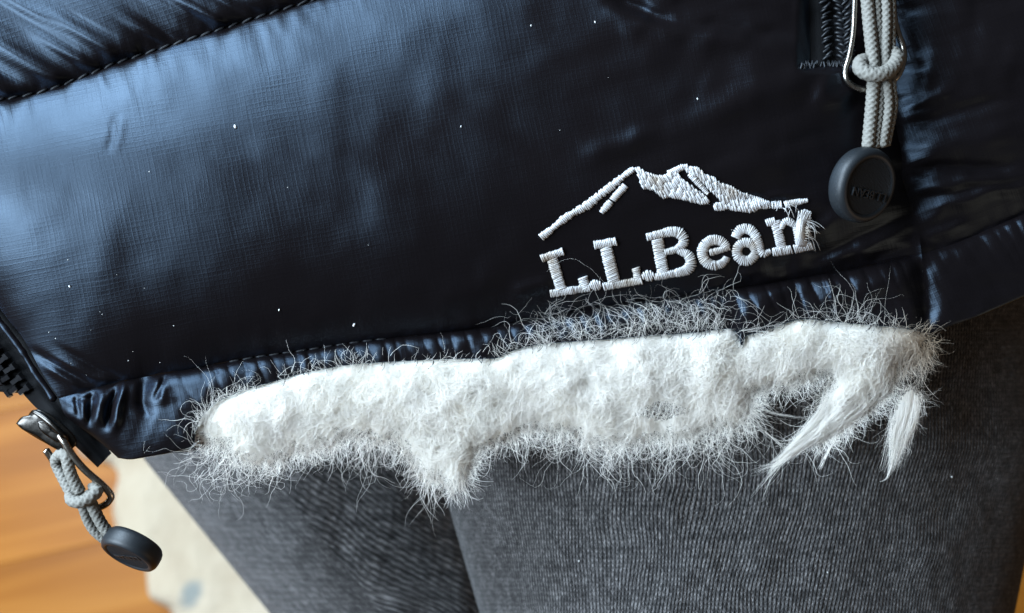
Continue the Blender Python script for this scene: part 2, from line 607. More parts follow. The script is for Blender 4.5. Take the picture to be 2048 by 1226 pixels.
def leg(axis, half, zt, depth, wale, slant, tail, inner=None):
    """half-tube of knit cloth: axis = centre line in pixels, half = half width in pixels along it"""
    ax = np.asarray(axis, float)
    nu, nv = 300, 240
    vv = np.linspace(0, 1, nv)
    cx = np.interp(vv, np.linspace(0, 1, len(ax)), ax[:, 0])
    cy = np.interp(vv, np.linspace(0, 1, len(ax)), ax[:, 1])
    hw = np.interp(vv, np.linspace(0, 1, len(half)), half)
    z0 = np.interp(vv, np.linspace(0, 1, len(zt)), zt)
    th = np.linspace(-1.75, 1.75, nu)
    T, _ = np.meshgrid(th, vv)
    if inner:
        hw = np.where(th[None] > 0, inner[0], hw[:, None]) 
        depth = np.where(T > 0, inner[1], depth)
    else:
        hw = np.repeat(hw[:, None], nu, 1)
    X = cx[:, None] + np.sin(T) * hw
    Y = cy[:, None] + 0 * T + tail * np.sin(T) * hw
    Z = z0[:, None] - depth * (1 - np.cos(T))
    w = fbm(X / 210, Y / 330, 12)
    Z = Z + 9 * w + 3 * fbm(X / 60, Y / 90, 15)
    v = P(X, Y, Z)
    U = T * hw.mean() / wale
    V = Y / (wale * 1.1)
    U = U + slant * V + 2.0 * fbm(X / 300, Y / 300, 19)
    return mesh_np('leg', v.reshape(-1, 3), grid_faces(nu, nv)[:, ::-1], M_KNIT, True, np.c_[U.ravel(), V.ravel()])


link('leg', leg([(1420, 480), (1480, 900), (1500, 1350)], [640, 615, 505], [-62, -58, -70], 330, 8.6, 0.22, 0.0), trousers)
link('leg', leg([(145, 420), (485, 880), (920, 1420)], [190, 190, 185], [-430, -430, -440], 360, 11.0, -0.35, -0.25, (500, 1150)), trousers)

# ------------------------------------------------------------------ jacket cloth
jacket = root('jacket', 'black quilted puffer jacket with a torn hem spilling white padding', 'jacket')

US = dense([(-200, 262), (-90, 228), (0, 200), (85, 183), (170, 152), (230, 127), (300, 104), (430, 62), (560, 20), (640, -6), (800, -70)])
TOP = dense([(800, -70), (1000, -140), (1400, -170), (1742, -170)])
HS = dense([(118, 797), (200, 773), (300, 752), (400, 735), (500, 716), (610, 700), (730, 682), (860, 668), (1000, 650), (1200, 615),
            (1330, 597), (1450, 580), (1600, 556), (1720, 535), (1843, 508)])
HSR = dense([(1843, 508), (1900, 490), (1960, 466), (2048, 428), (2220, 362)])
SS = dense([(1742, -170), (1762, 0), (1785, 200), (1793, 260), (1803, 310), (1803, 350), (1818, 400), (1824, 430), (1838, 470), (1843, 508)])
SSL = dense([(1843, 508), (1849, 560), (1852, 620), (1856, 669)])
ZE = dense([(-200, 262), (-150, 415), (0, 618), (40, 668), (62, 704), (84, 745), (118, 797)])
ZEL = dense([(118, 797), (130, 830), (157, 852), (181, 869), (208, 891), (235, 915)])
TEAR = [(392, 862), (402, 836), (432, 806), (470, 787), (500, 776), (560, 759), (600, 747), (650, 737), (700, 729), (760, 724),
        (860, 719), (920, 717), (990, 716), (1010, 707), (1050, 694), (1100, 686), (1200, 679), (1300, 671), (1400, 664), (1465, 658),
        (1483, 690), (1492, 672), (1530, 661), (1560, 651), (1600, 638), (1660, 642), (1720, 648), (1780, 653), (1830, 659), (1856, 669)]
HB = np.vstack([dense([(235, 915), (262, 918), (300, 912), (340, 905), (386, 894)]), dense([(389, 884)] + TEAR, 5)])
HBR = dense([(1856, 669), (1900, 652), (1960, 630), (2048, 592), (2220, 520)])

FOLDS = [  # x1,y1,x2,y2,width,amp : creases and ridges
    (1225, 2, 1330, 40, 14, -16), (1330, 40, 1560, 72, 16, -10), (1240, 40, 1540, 92, 26, 9), (1260, -30, 1600, 10, 22, 10),
    (1420, 210, 1640, 150, 34, 9), (1180, 300, 1300, 270, 22, 6), (1480, 330, 1680, 300, 40, 6), (1330, 110, 1480, 150, 50, -8),
    (1480, 395, 1570, 400, 10, -8), (1490, 412, 1590, 388, 10, 6), (1600, 470, 1720, 430, 18, 8), (1620, 520, 1790, 440, 12, -9),
    (1660, 520, 1800, 470, 12, 7), (1700, 535, 1810, 500, 9, -6), (1540, 540, 1640, 500, 14, -6), (1380, 590, 1520, 540, 10, 6),
    (1210, 590, 1330, 555, 9, 5), (1030, 585, 1100, 560, 16, 6), (880, 600, 1000, 560, 30, 4),
    (1640, 170, 1690, 215, 30, 9),
    # side panel
    (1800, 343, 2010, 330, 13, -13), (1820, 300, 2040, 262, 26, 10), (1805, 250, 2000, 205, 14, -8), (1830, 372, 2060, 366, 18, 9),
    (1830, 395, 2060, 360, 10, -7), (1840, 430, 2000, 380, 14, 7), (1850, 470, 1930, 450, 10, 6), (1815, 215, 1900, 180, 12, 7),
    (1800, 150, 2060, 120, 40, 8), (1860, 60, 2060, -20, 40, -8), (1850, 590, 1920, 560, 12, 5), (1855, 540, 1900, 522, 8, -6),
    # left
    (70, 702, 190, 772, 9, -9), (110, 718, 230, 776, 9, 7), (95, 735, 160, 775, 8, 7), (130, 700, 260, 770, 7, -6),
    (232, 235, 218, 300, 9, -2), (246, 235, 232, 300, 9, 1.2),
]
BANDFOLDS = [(152, 793, 158, 832, 5, -8), (185, 786, 178, 848, 9, -14), (205, 790, 190, 850, 9, 9), (233, 778, 215, 848, 7, -19), (250, 770, 224, 858, 9, 13),
             (292, 757, 287, 826, 14, -17), (316, 752, 322, 806, 12, 7), (330, 752, 312, 796, 6, -8), (140, 800, 190, 793, 5, -6), (165, 805, 168, 845, 8, 8)]


def folds(lst, x, y):
    h = 0
    for x1, y1, x2, y2, w, a in lst:
        L = math.hypot(x2 - x1, y2 - y1)
        ux, uy = (x2 - x1) / L, (y2 - y1) / L
        s = (x - x1) * ux + (y - y1) * uy
        d = -(x - x1) * uy + (y - y1) * ux
        d = d + 0.35 * w * vnoise(s / 40.0, s * 0, int(abs(x1)) % 50)
        t = s / L
        end = np.clip(np.minimum(t + 0.25, 1.25 - t) / 0.5, 0, 1)
        end = end * end * (3 - 2 * end)
        h = h + a * end * np.exp(-(d / w) ** 2)
    return h


sm = lambda t: t * t * (3 - 2 * t)


def hfun(part, x, y):
    x = np.asarray(x, float); y = np.asarray(y, float)
    if part == 'upper':
        d, s = pdist(US, x, y)
        h = 36 * (1 - np.exp(-d / 26)) - 0.10 * d
        a = (x * 0.86 + y * 0.50); c = (-x * 0.50 + y * 0.86)
        h = h + 19 * (vnoise(c / 34, a / 330, 2) + 0.5 * vnoise(c / 17, a / 150, 5)) * np.exp(-d / 190) * (1 - np.exp(-d / 12))
        h = h + 3.5 * vnoise(s / 17, d / 50, 9) * np.exp(-d / 30) * (1 - np.exp(-d / 6))
        return h
    if part == 'front':
        dt, s1 = pdist(np.vstack([US, TOP]), x, y)
        db, s2 = pdist(HS, x, y)
        dl, s3 = pdist(ZE, x, y)
        dr, s4 = pdist(SS, x, y)
        t = dt / (dt + db + 1e-6)
        h = 112 * (4 * t * (1 - t) + 1e-9) ** 0.72
        h = h * (1 - 0.6 * np.exp(-(dl + 4) / 55) - 0.4 * np.exp(-dl / 260)) * (0.35 + 0.65 * (1 - np.exp(-dr / 120)))
        # gathers at the seams
        h = h + 1.5 * vnoise(s1 / 13, dt / 30, 27) * np.exp(-dt / 22) * (1 - np.exp(-dt / 5)) + 3.8 * vnoise(s1 / 22, dt / 70, 1) * np.exp(-dt / 46) * (1 - np.exp(-dt / 7)) * np.clip((700 - x) / 200, 0, 1)
        h = h + 2.0 * vnoise(s1 / 60, dt / 130, 6) * np.exp(-dt / 120) * (1 - np.exp(-dt / 20)) * np.clip((800 - x) / 200, 0, 1)
        g = 3 + 4 * np.clip((x - 650) / 300, 0, 1)
        h = h + g * vnoise(s2 / 26, db / 60, 3) * np.exp(-db / 30) * (1 - np.exp(-db / 6))
        h = h + 4 * vnoise(s4 / 24, dr / 90, 4) * np.exp(-dr / 45) * (1 - np.exp(-dr / 6))
        h = h + 2.6 * fbm(x / 230, y / 190, 21) + 0.8 * vnoise(x / 55, y / 75, 23)
        h = h + 3.0 * np.clip((x - 1000) / 500, 0, 1) * vnoise((x * .35 + y) / 40, (x - y * .35) / 170, 25) 
        h = h + folds(FOLDS, x, y) * (1 - np.exp(-db / 10)) * (1 - np.exp(-dr / 14))
        # pocket opening is let in at the top right
        pk = sm(np.clip((x - 1590) / 30, 0, 1)) * sm(np.clip((148 - y) / 22, 0, 1)) * sm(np.clip((1712 - x) / 30, 0, 1))
        h = h - 26 * pk
        pipe = np.exp(-((x - (1607 + y * 0.07)) / 11) ** 2) * sm(np.clip((135 - y) / 40, 0, 1))
        h = h + 11 * pipe
        w = np.exp(-dr / 20)
        h = h * (1 - w) + w * (13 + 1.5 * np.sin(s4 / 7)) + 5 * vnoise(s4 / 17, dr / 60, 33) * np.exp(-dr / 40) * (1 - w)
        return h
    if part == 'side':
        d1, s1 = pdist(HSR, x, y)
        d2, s2 = pdist(SS, x, y)
        h = 62 * (1 - np.exp(-d1 / 90)) * (0.15 + 0.85 * (1 - np.exp(-d2 / 80)))
        h = h + 5 * vnoise(s2 / 22, d2 / 120, 7) * np.exp(-d2 / 60) * (1 - np.exp(-d2 / 6))
        h = h + 4 * vnoise(s1 / 26, d1 / 60, 8) * np.exp(-d1 / 36) * (1 - np.exp(-d1 / 6))
        h = h + 3 * fbm(x / 160, y / 70, 31) + folds(FOLDS, x, y) * (1 - np.exp(-d1 / 12)) * (1 - np.exp(-d2 / 14))
        w = np.exp(-d2 / 20)
        h = h * (1 - w) + w * (13 + 1.5 * np.sin(s2 / 7)) + 6 * vnoise(s2 / 16, d2 / 70, 34) * np.exp(-d2 / 55) * (1 - w)
        return h
    if part in ('band', 'bandside'):
        top, bot = (HS, HB) if part == 'band' else (HSR, HBR)
        d1, s1 = pdist(top, x, y)
        d2, _ = pdist(bot, x, y)
        h = (36 if part == 'band' else 24) * (1 - np.exp(-d1 / 19))
        edge = 1 - np.exp(-d2 / 20)
        h = h * (0.70 + 0.30 * edge)
        per = 28.5
        sj = s1 + 13 * vnoise(s1 / 46, s1 * 0, 41) - 0.22 * d1 + 3 * vnoise(s1 / 18, d1 / 25, 42)
        ph = sj / per
        k = np.floor(ph)
        fr_ = ph - k
        rib = (np.sin(np.pi * fr_ ** 0.8) + 1e-9) ** 0.55
        am = 7.0 * (0.30 + 1.15 * TAB[k.astype(int) & 255, 11])
        wt = np.clip((x - 330) / 80, 0, 1) if part == 'band' else 0.55
        h = h + wt * am * rib * np.exp(-d1 / (26 + 50 * TAB[(k.astype(int) + 90) & 255, 17])) * (1 - np.exp(-d1 / 4))
        if part == 'band':
            h = h + folds(BANDFOLDS, x, y) * (1 - np.exp(-d1 / 5)) * (1 - np.exp(-d2 / 10))
            h = h + 6 * vnoise(s1 / 30, d1 / 70, 43) * np.exp(-d1 / 50) * (1 - np.exp(-d1 / 5)) * np.clip((420 - x) / 100, 0, 1)
            h = h + 10 * vnoise(s1 / 75, d1 / 70, 45) * np.clip((x - 900) / 200, 0, 1) * (1 - np.exp(-d1 / 20)) * edge
            dl, _ = pdist(ZEL, x, y)
            h = h * (0.3 + 0.7 * (1 - np.exp(-dl / 14)))
        dr, s4 = pdist(SSL, x, y)
        h = h * (0.2 + 0.8 * (1 - np.exp(-dr / 16)))
        h = h + 3 * vnoise(s4 / 18, dr / 60, 46) * np.exp(-dr / 40) * (1 - np.exp(-dr / 5))
        w = np.exp(-dr / 16)
        h = h * (1 - w) + w * (11 + 1.5 * np.sin(s4 / 7))
        h = h + (1 - w) * 2.6 * fbm(x / 120, y / 60, 47) + 1.6 * vnoise((x + .4 * y) / 26, y / 70, 48)
        return h
    raise ValueError(part)


WANG = math.radians(-11)


def cloth_uv(X, Y, ang=WANG):
    c, s = math.cos(ang), math.sin(ang)
    return np.c_[((X * c + Y * s) / 100).ravel(), ((-X * s + Y * c) / 100).ravel()]


def coons(t, b, l, r, step):
    nu = int(max(length(t), length(b)) / step)
    nv = int(max(length(l), length(r)) / step)
    T, B, Lf, Rt = resample(t, nu), resample(b, nu), resample(l, nv), resample(r, nv)
    u = np.linspace(0, 1, nu)[None, :, None]
    v = np.linspace(0, 1, nv)[:, None, None]
    p = (1 - v) * T[None] + v * B[None] + (1 - u) * Lf[:, None] + u * Rt[:, None] \
        - ((1 - u) * (1 - v) * T[0] + u * (1 - v) * T[-1] + (1 - u) * v * B[0] + u * v * B[-1])
    return p[..., 0], p[..., 1]


def patch(name, part, t, b, l, r, step=4.0, lip=None, ang=WANG, zoff=0):
    X, Y = coons(t, b, l, r, step)
    H = hfun(part, X, Y) + zoff
    if lip:
        for k, (dy, dz) in enumerate(lip):
            X = np.vstack([X, X[-1 - k]]); Y = np.vstack([Y, Y[-1 - k] + dy]); H = np.vstack([H, H[-1 - k] + dz])
    v = P(X, Y, H)
    me = mesh_np(name, v.reshape(-1, 3), grid_faces(X.shape[1], X.shape[0]), M_NYLON, True, cloth_uv(X, Y, ang))
    return link(name, me, jacket)


upper = patch('upper_panel', 'upper', np.array([(-200., -160.), (800., -160.)]), US, np.array([(-200., -160.), (-200., 262.)]),
              np.array([(800., -160.), (800., -70.)]), 4.0, ang=math.radians(-19))
front = patch('front_panel', 'front', np.vstack([US, TOP[1:]]), HS, ZE, SS, 3.6)
side = patch('side_panel', 'side', np.array([(1742., -170.), (2220., -170.)]), HSR, SS, np.array([(2220., -170.), (2220., 362.)]), 4.0, ang=math.radians(-20))
LIP = [(1.0, -5), (0.5, -14), (-2.0, -26), (-6, -34)]
band = patch('hem_band', 'band', HS, HB, ZEL, SSL, 3.2, lip=LIP)
bandside = patch('hem_band', 'bandside', HSR, HBR, SSL, np.array([(2220., 362.), (2220., 520.)]), 4.0, lip=LIP, ang=math.radians(-22))
# the lining behind the padding
LB = np.array(TEAR) + np.array([0, 52.0]); LB[:5] = [(386, 905), (410, 908), (440, 905), (475, 892), (510, 875)]
LT = resample(dense([(330, 800)] + [(x, y - 30) for x, y in TEAR[4:]]), 300)
LBd = resample(dense([(300, 905)] + LB.tolist()), 300)
g = np.linspace(0, 1, 20)[:, None, None]
Q = LT[None] * (1 - g) + LBd[None] * g
lv = P(Q[..., 0], Q[..., 1], -22 + 4 * fbm(Q[..., 0] / 60, Q[..., 1] / 60, 52) - 12 * g[..., 0])
link('lining', mesh_np('lining', lv.reshape(-1, 3), grid_faces(300, 20), M_NYLON, True, cloth_uv(Q[..., 0], Q[..., 1])), jacket)


# ---- stitches: each one a short thread dipping into the cloth at both ends
def stitch_mesh(L, r):
    t = np.linspace(-1, 1, 7)
    pts = np.c_[t * L / 2, 0 * t, r * 1.1 * (1 - t ** 4) - r * 0.7]
    m = MB(); m.tube(pts * S, r * S * (1 - 0.35 * t ** 4), 6)
    return m.mesh('stitch', M_THREAD)


def run_stitches(line, pitch, L, r, z, parent, off=0.0, s0=0, s1=1e9, zf=None, skew=0.0):
    me = stitch_mesh(L, r)
    arc = np.r_[0, np.cumsum(np.linalg.norm(np.diff(line, axis=0), axis=1))]
    for s in np.arange(max(pitch / 2, s0), min(arc[-1], s1), pitch):
        x, y = np.interp(s, arc, line[:, 0]), np.interp(s, arc, line[:, 1])
        x2, y2 = np.interp(s + 3, arc, line[:, 0]), np.interp(s + 3, arc, line[:, 1])
        a = math.atan2(-(y2 - y), x2 - x)
        x, y = x + off * math.sin(a), y + off * math.cos(a)
        zz = z if zf is None else float(zf(x, y)) + z
        o = link('stitch', me, parent)
        o.location = P(x, y, zz)
        o.rotation_euler = (0, 0, a + skew + random.uniform(-.05, .05))


random.seed(5)
run_stitches(US, 29, 24, 3.0, 3, upper, s0=150, skew=0.16)
run_stitches(HS, 27, 22, 2.4, 3, front, s0=360, s1=660)
run_stitches(SS, 24, 20, 3.2, 5, front, off=5, s0=360)
run_stitches(SSL, 24, 20, 3.2, 5, band, off=4)

# ------------------------------------------------------------------ front zipper (left)
ZT = np.array([(-160, 520), (0, 690), (45, 752), (90, 812), (150, 872), (205, 925)], float)
zc = resample(dense(ZT), 120)
tn = np.gradient(zc, axis=0); tn /= np.linalg.norm(tn, axis=1)[:, None]
nm = np.stack([-tn[:, 1], tn[:, 0]], -1)      # points to the lower left
rows = []
W1 = np.interp(np.linspace(0, 1, 120), [0, 0.6, 0.8, 1], [-62, -55, -42, -26])
W2 = np.interp(np.linspace(0, 1, 120), [0, 0.55, 0.62, 0.72, 1], [70, 66, 20, 14, 14])
for q in np.linspace(0, 1, 14):
    w = W1 * (1 - q) + W2 * q
    p = zc + nm * w[:, None]
    rows.append(P(p[:, 0], p[:, 1], -16 + 5 * np.cos(q * 9) + 2 * vnoise(p[:, 0] / 25, p[:, 1] / 25, 61)))
for dz in (-6,):
    rows.append(rows[-1] + np.array([0, 0, dz * S]))
rows = np.array(rows)
zipper = link('front_zipper', mesh_np('front_zipper', rows.reshape(-1, 3), grid_faces(120, 15)[:, ::-1], M_TAPE), jacket,
              label='black chunky front zipper with glossy moulded teeth')
# piping beside the tape
m = MB()
ed = resample(dense([(-120, 490), (-20, 618), (22, 672), (48, 708), (72, 748), (92, 775), (108, 800)]), 60)
m.tube(P(ed[:, 0], ed[:, 1], 2 + 0 * ed[:, 0]), 7 * S * (1 + 0.25 * vnoise(ed[:, 0] / 14, ed[:, 1] / 14, 66)), 8)
link('piping', m.mesh('piping', M_NYLON), jacket)


def tooth_mesh():
    m = MB()
    I = Matrix.Identity(4)
    m.box(Matrix.Translation((0, 0, 3 * S)), 22 * S, 10 * S, 10 * S, 0.75)
    m.box(Matrix.Translation((-10 * S, 0, 4 * S)), 8 * S, 15 * S, 11 * S, 0.7)
    return m.mesh('tooth', M_TOOTH, False)


tm = tooth_mesh()
bv = None
arc = np.r_[0, np.cumsum(np.linalg.norm(np.diff(zc, axis=0), axis=1))]
i = 0
for s in np.arange(60, arc[-1] * 0.63, 12.5):
    x, y = np.interp(s, arc, zc[:, 0]), np.interp(s, arc, zc[:, 1])
    k = int(np.interp(s, arc, np.arange(120)))
    a = math.atan2(-nm[k][1], nm[k][0])
    sgn = 1 if i % 2 else -1
    o = link('tooth', tm, zipper)
    w = 22 + sgn * 9
    o.location = P(x + nm[k][0] * w, y + nm[k][1] * w, -10)
    o.rotation_euler = (0.12 * sgn, 0.1, a + (0 if sgn < 0 else math.pi))
    o.scale = (1.15, 1.15, 1.3)
    i += 1


# ------------------------------------------------------------------ zip pulls
def braid(r):
    def d(ang, arc):
        k = 2 * math.pi / (11.0 * S)
        a = np.sin(5 * ang + arc * k) ; b = np.sin(5 * ang - arc * k)
        return r * 0.17 * np.maximum(a, b) - r * 0.06
    return d


def cord_tube(m, pts, r):
    """pts: (px,py,z) list"""
    q = dense(pts, 1.6)
    q = resample(q, max(8, int(length(q) / 1.7)))
    v = P(q[:, 0], q[:, 1], q[:, 2])
    m.tube(v, r * S, 20, True, braid(r * S))


def wire(pts, r, flat=None):
    m = MB()
    q = dense(pts, 3.0)
    m.tube(P(q[:, 0], q[:, 1], q[:, 2]), r * S, 10)
    return m


def toggle_mesh(R, T):
    """domed rubber button, axis +Z, front face ribbed inside a raised rim"""
    pr = [(0, T / 2 - 4), (R * 0.74, T / 2 - 4), (R * 0.78, T / 2 - 1), (R * 0.84, T / 2), (R * 0.92, T / 2 - 2), (R * 0.98, T / 2 - 8), (R, T / 2 - 14),
          (R, -T / 2 + 14), (R * 0.97, -T / 2 + 7), (R * 0.9, -T / 2 + 1.5), (R * 0.8, -T / 2), (0, -T / 2)]
    n = 64
    v, f = [], []
    for r, z in pr[1:-1]:
        for j in range(n):
            a = j * 2 * math.pi / n
            v.append((r * math.cos(a) * S, r * math.sin(a) * S, z * S))
    k = len(pr) - 2
    for i in range(k - 1):
        for j in range(n):
            q = (j + 1) % n
            f.append([i * n + j, (i + 1) * n + j, (i + 1) * n + q, i * n + q])
    v.append((0, 0, pr[-1][1] * S))
    c1 = len(v) - 1
    for j in range(n):
        q = (j + 1) % n
        f.append([(k - 1) * n + q, (k - 1) * n + j, c1])
    # ribbed disc: fine parallel grooves, real relief
    m = MB(); m.add(v, f)
    Rr = R * 0.745
    xs = np.linspace(-Rr, Rr, 121)
    gv, gf = [], []
    for i, x in enumerate(xs):
        h = math.sqrt(max(0.0, Rr * Rr - x * x)) + 0.01
        z = T / 2 - 4 + (1.3 if (i // 2) % 2 else 0.0)
        gv += [(x * S, -h * S, z * S), (x * S, h * S, z * S)]
        if i:
            a = 2 * i
            gf.append([a - 2, a, a + 1, a - 1])
    m.add(gv, gf)
    me = m.mesh('toggle', M_RUBBER, True)
    return me


def text_mesh(txt, size, depth, matl):
    cu = bpy.data.curves.new('lettering', 'FONT')
    cu.body = txt
    cu.size = size
    cu.extrude = depth
    cu.align_x = 'CENTER'; cu.align_y = 'CENTER'
    cu.resolution_u = 3
    o = bpy.data.objects.new('tmp_text', cu)
    C.objects.link(o)
    dg = bpy.context.evaluated_depsgraph_get()
    me = bpy.data.meshes.new_from_object(o.evaluated_get(dg))
    bpy.data.objects.remove(o)
    me.materials.clear(); me.materials.append(matl)
    return me


def place_disc(o, px, py, z, normal, up):
    n = Vector(normal).normalized()
    u = Vector(up); u = (u - n * u.dot(n)).normalized()
    r = u.cross(n)
    M = Matrix(((r.x, u.x, n.x, 0), (r.y, u.y, n.y, 0), (r.z, u.z, n.z, 0), (0, 0, 0, 1)))
    o.matrix_local = Matrix.Translation(Vector(P(px, py, z))) @ M
    return M


# ---- left pull: slider at the bottom of the front zipper
m = MB()


def plate(m, outline, z0, z1, bev=3.0, curve=0.0):
    o2 = resample(dense(outline + outline[:1], 4), 61)[:-1]
    c = o2.mean(0)
    dirs = (c - o2) / np.linalg.norm(c - o2, axis=1)[:, None]
    rings = [(0, z0 + bev), (0, z1 - bev), (bev * .45, z1 - bev * .35), (bev * 1.3, z1), (14, z1 + curve)]
    rings = [(bev, z0)] + rings
    v = []
    for ins_, z in rings:
        p = o2 + dirs * ins_
        v.append(P(p[:, 0], p[:, 1], z))
    k = len(o2)
    f = [[i * k + j, i * k + (j + 1) % k, (i + 1) * k + (j + 1) % k, (i + 1) * k + j] for i in range(len(v) - 1) for j in range(k)]
    f.append([(len(v) - 1) * k + j for j in range(k)]); f.append(list(range(k))[::-1])
    m.add(np.vstack(v), f)


plate(m, [(32, 847), (43, 834), (62, 829), (74, 818), (100, 828), (126, 848), (150, 874), (152, 890), (130, 904), (102, 893), (72, 873), (46, 860)], 12, 26, 3.5, 1.5)
plate(m, [(36, 852), (62, 836), (100, 836), (140, 872), (140, 892), (120, 900), (90, 886), (56, 866)], -22, -8, 3.0)
plate(m, [(74, 842), (92, 842), (116, 862), (128, 878), (118, 886), (100, 876), (80, 860)], -10, 33, 3.0, 1.0)
qw = dense([(60, 830, 20), (68, 824, 31), (84, 832, 36), (104, 848, 42), (124, 868, 40), (134, 878, 28)], 3)
m.tube(P(qw[:, 0], qw[:, 1], qw[:, 2]), np.interp(np.linspace(0, 1, len(qw)), [0, .3, 1], [3, 6.5, 6]) * S, 10)
pull_l = link('zipper_pull', m.mesh('zipper_pull', M_GUN), jacket, label='dark metal slider and grey cord pull hanging off the front zipper')
lw = wire([(92, 900, 6), (110, 928, 0), (134, 976, -4), (160, 1008, -6), (190, 1016, -4), (212, 1008, 2), (222, 994, 8), (216, 982, 14), (200, 966, 20),
           (170, 940, 28), (146, 912, 33), (130, 886, 36), (119, 870, 34)], 7.2)
link('wire_loop', lw.mesh('wire_loop', M_STEEL), pull_l)
m = MB()
cord_tube(m, [(142, 985, 22), (128, 958, 14), (116, 934, 8), (112, 920, 12), (122, 908, 22), (132, 913, 30), (138, 936, 32), (146, 958, 30), (160, 984, 26)], 11)
cord_tube(m, [(144, 982, 18), (142, 998, 30), (158, 1004, 40), (180, 996, 38), (194, 982, 26), (186, 972, 12)], 11.5)
cord_tube(m, [(158, 985, 22), (166, 1012, 12), (176, 1040, 4), (190, 1062, 0), (212, 1080, -4)], 10)
cord_tube(m, [(174, 985, 26), (186, 1014, 20), (200, 1042, 14), (214, 1062, 10), (236, 1082, 4)], 11)
link('cord', m.mesh('cord', M_CORD), pull_l)
tog = toggle_mesh(61, 42)
o = link('toggle', tog, pull_l)
NL, UL = (-0.30, -0.68, 0.50), (-0.75, 0.5, 0.3)
place_disc(o, 264, 1098, 2, NL, UL)
txt = text_mesh('L.L.BEAN', 19 * S, 1.6 * S, M_RUBBER)
nl = Vector(NL).normalized()
t = link('lettering', txt, pull_l)
M = place_disc(t, 264, 1098, 2, NL, (0.36, -0.5, -0.5))
t.location = o.location + nl * (21 - 3) * S
# ---- right pull: on the pocket zipper
m = MB()
q = dense([(1752, -60, 62), (1752, -30, 66), (1752, -8, 66)], 4)
m.tube(P(q[:, 0], q[:, 1], q[:, 2]), 26 * S, 14)
pull_r = link('zipper_pull', m.mesh('zipper_pull', M_GUN), jacket, label='brass wire loop and grey cord pull lying over the pocket zipper')


def hz(x, y):
    part = 'front' if x < np.interp(y, SS[:, 1], SS[:, 0]) else 'side'
    return float(hfun(part, np.array([x]), np.array([y]))[0])


zb = max(hz(1700, 150), hz(1740, 60), hz(1730, 200)) + 10
rw = wire([(1711, -40, zb + 8), (1709, 20, zb + 8), (1706, 70, zb + 6), (1698, 115, zb + 4), (1691, 140, zb + 3), (1694, 160, zb + 2), (1710, 174, zb), (1735, 180, zb),
           (1768, 172, zb), (1795, 152, zb), (1807, 122, zb), (1806, 95, zb), (1796, 66, zb + 2), (1788, 30, zb + 4), (1784, -40, zb + 6)], 6.2)
link('wire_loop', rw.mesh('wire_loop', M_STEEL), pull_r)
m = MB()
zc_ = zb + 22
cord_tube(m, [(1732, -30, zc_), (1737, 30, zc_), (1742, 80, zc_ + 2), (1746, 118, zc_ + 4), (1747, 150, zc_ + 2), (1744, 205, zc_ - 4), (1736, 294, zc_ - 8)], 11.5)
cord_tube(m, [(1750, -30, zc_ - 6), (1754, 40, zc_ - 6), (1757, 90, zc_ - 6), (1760, 150, zc_ - 6), (1758, 215, zc_ - 10), (1749, 294, zc_ - 14)], 9.5)
cord_tube(m, [(1770, -30, zc_ - 2), (1772, 40, zc_ - 2), (1770, 110, zc_), (1772, 160, zc_ - 2), (1776, 215, zc_ - 6), (1764, 292, zc_ - 14)], 9.5)
cord_tube(m, [(1782, -30, zc_ - 10), (1782, 60, zc_ - 10), (1782, 130, zc_ - 6), (1784, 180, zc_ - 10), (1786, 215, zc_ - 14), (1772, 290, zc_ - 20)], 8.5)
cord_tube(m, [(1738, 122, zc_ - 8), (1722, 124, zc_), (1722, 138, zc_ + 10), (1740, 148, zc_ + 20), (1762, 148, zc_ + 22), (1782, 138, zc_ + 14), (1793, 118, zc_ + 2), (1784, 104, zc_ - 10)], 13.5)
link('cord', m.mesh('cord', M_CORD), pull_r)
o = link('toggle', toggle_mesh(72, 44), pull_r)
NR, UR = (0.46, -0.26, 0.85), (0.15, 1, 0)
zt_ = max(hz(1720, 370), hz(1680, 400), hz(1780, 400)) + 42
place_disc(o, 1724, 370, zt_, NR, UR)
t = link('lettering', text_mesh('L.L.BEAN', 23 * S, 1.7 * S, M_RUBBER), pull_r)
nr = Vector(NR).normalized()
place_disc(t, 1724, 370, zt_, NR, (-0.12, -1, 0))
t.location = o.location + nr * (22 - 3) * S + Vector((0, -14 * S, 0))

# ------------------------------------------------------------------ pocket zipper (top right)
zz = np.linspace(-120, 128, 70)
rows = []
for q in np.linspace(0, 1, 12):
    x = 1618 + q * 88 + zz * 0.03
    rows.append(P(x, zz, hfun('front', x, zz) + 4 - 3 * math.cos(q * 12)))
rows = np.array(rows)
pz = link('pocket_zipper', mesh_np('pocket_zipper', rows.reshape(-1, 3), grid_faces(70, 12)[:, ::-1], M_TAPE), jacket, label='black pocket zipper with fine coil teeth')
m = MB()
t_ = np.linspace(-1, 1, 6)
m.tube(np.c_[t_ * 10 * S, 0 * t_, (5 * (1 - t_ ** 2)) * S], 2.6 * S, 6)
ct = m.mesh('tooth', simple('dull_coil', (0.007, 0.008, 0.010), 0.5, spec=0.3))
for i, y in enumerate(np.arange(-60, 122, 8.0)):
    for bx, tilt in ((1648, 0.5), (1676, -0.5), (1692, 0.6)):
        x = bx + y * 0.06 + (3 if i % 2 else -2)
        o = link('tooth', ct, pz)
        o.location = P(x, y, hz(x, y) + 6)
        o.rotation_euler = (random.uniform(-.3, .3), 0, tilt + random.uniform(-.25, .25))
        o.scale = (random.uniform(.7, 1.1), 1, random.uniform(.7, 1.4))
m = MB()
t_ = np.linspace(-1, 1, 6)
m.tube(np.c_[0 * t_, t_ * 8 * S, (2.6 * (1 - t_ ** 2) - 1) * S], 1.7 * S, 6)
bt = m.mesh('stitch', simple('bar_tack_thread', (0.012, 0.014, 0.018), 0.6))
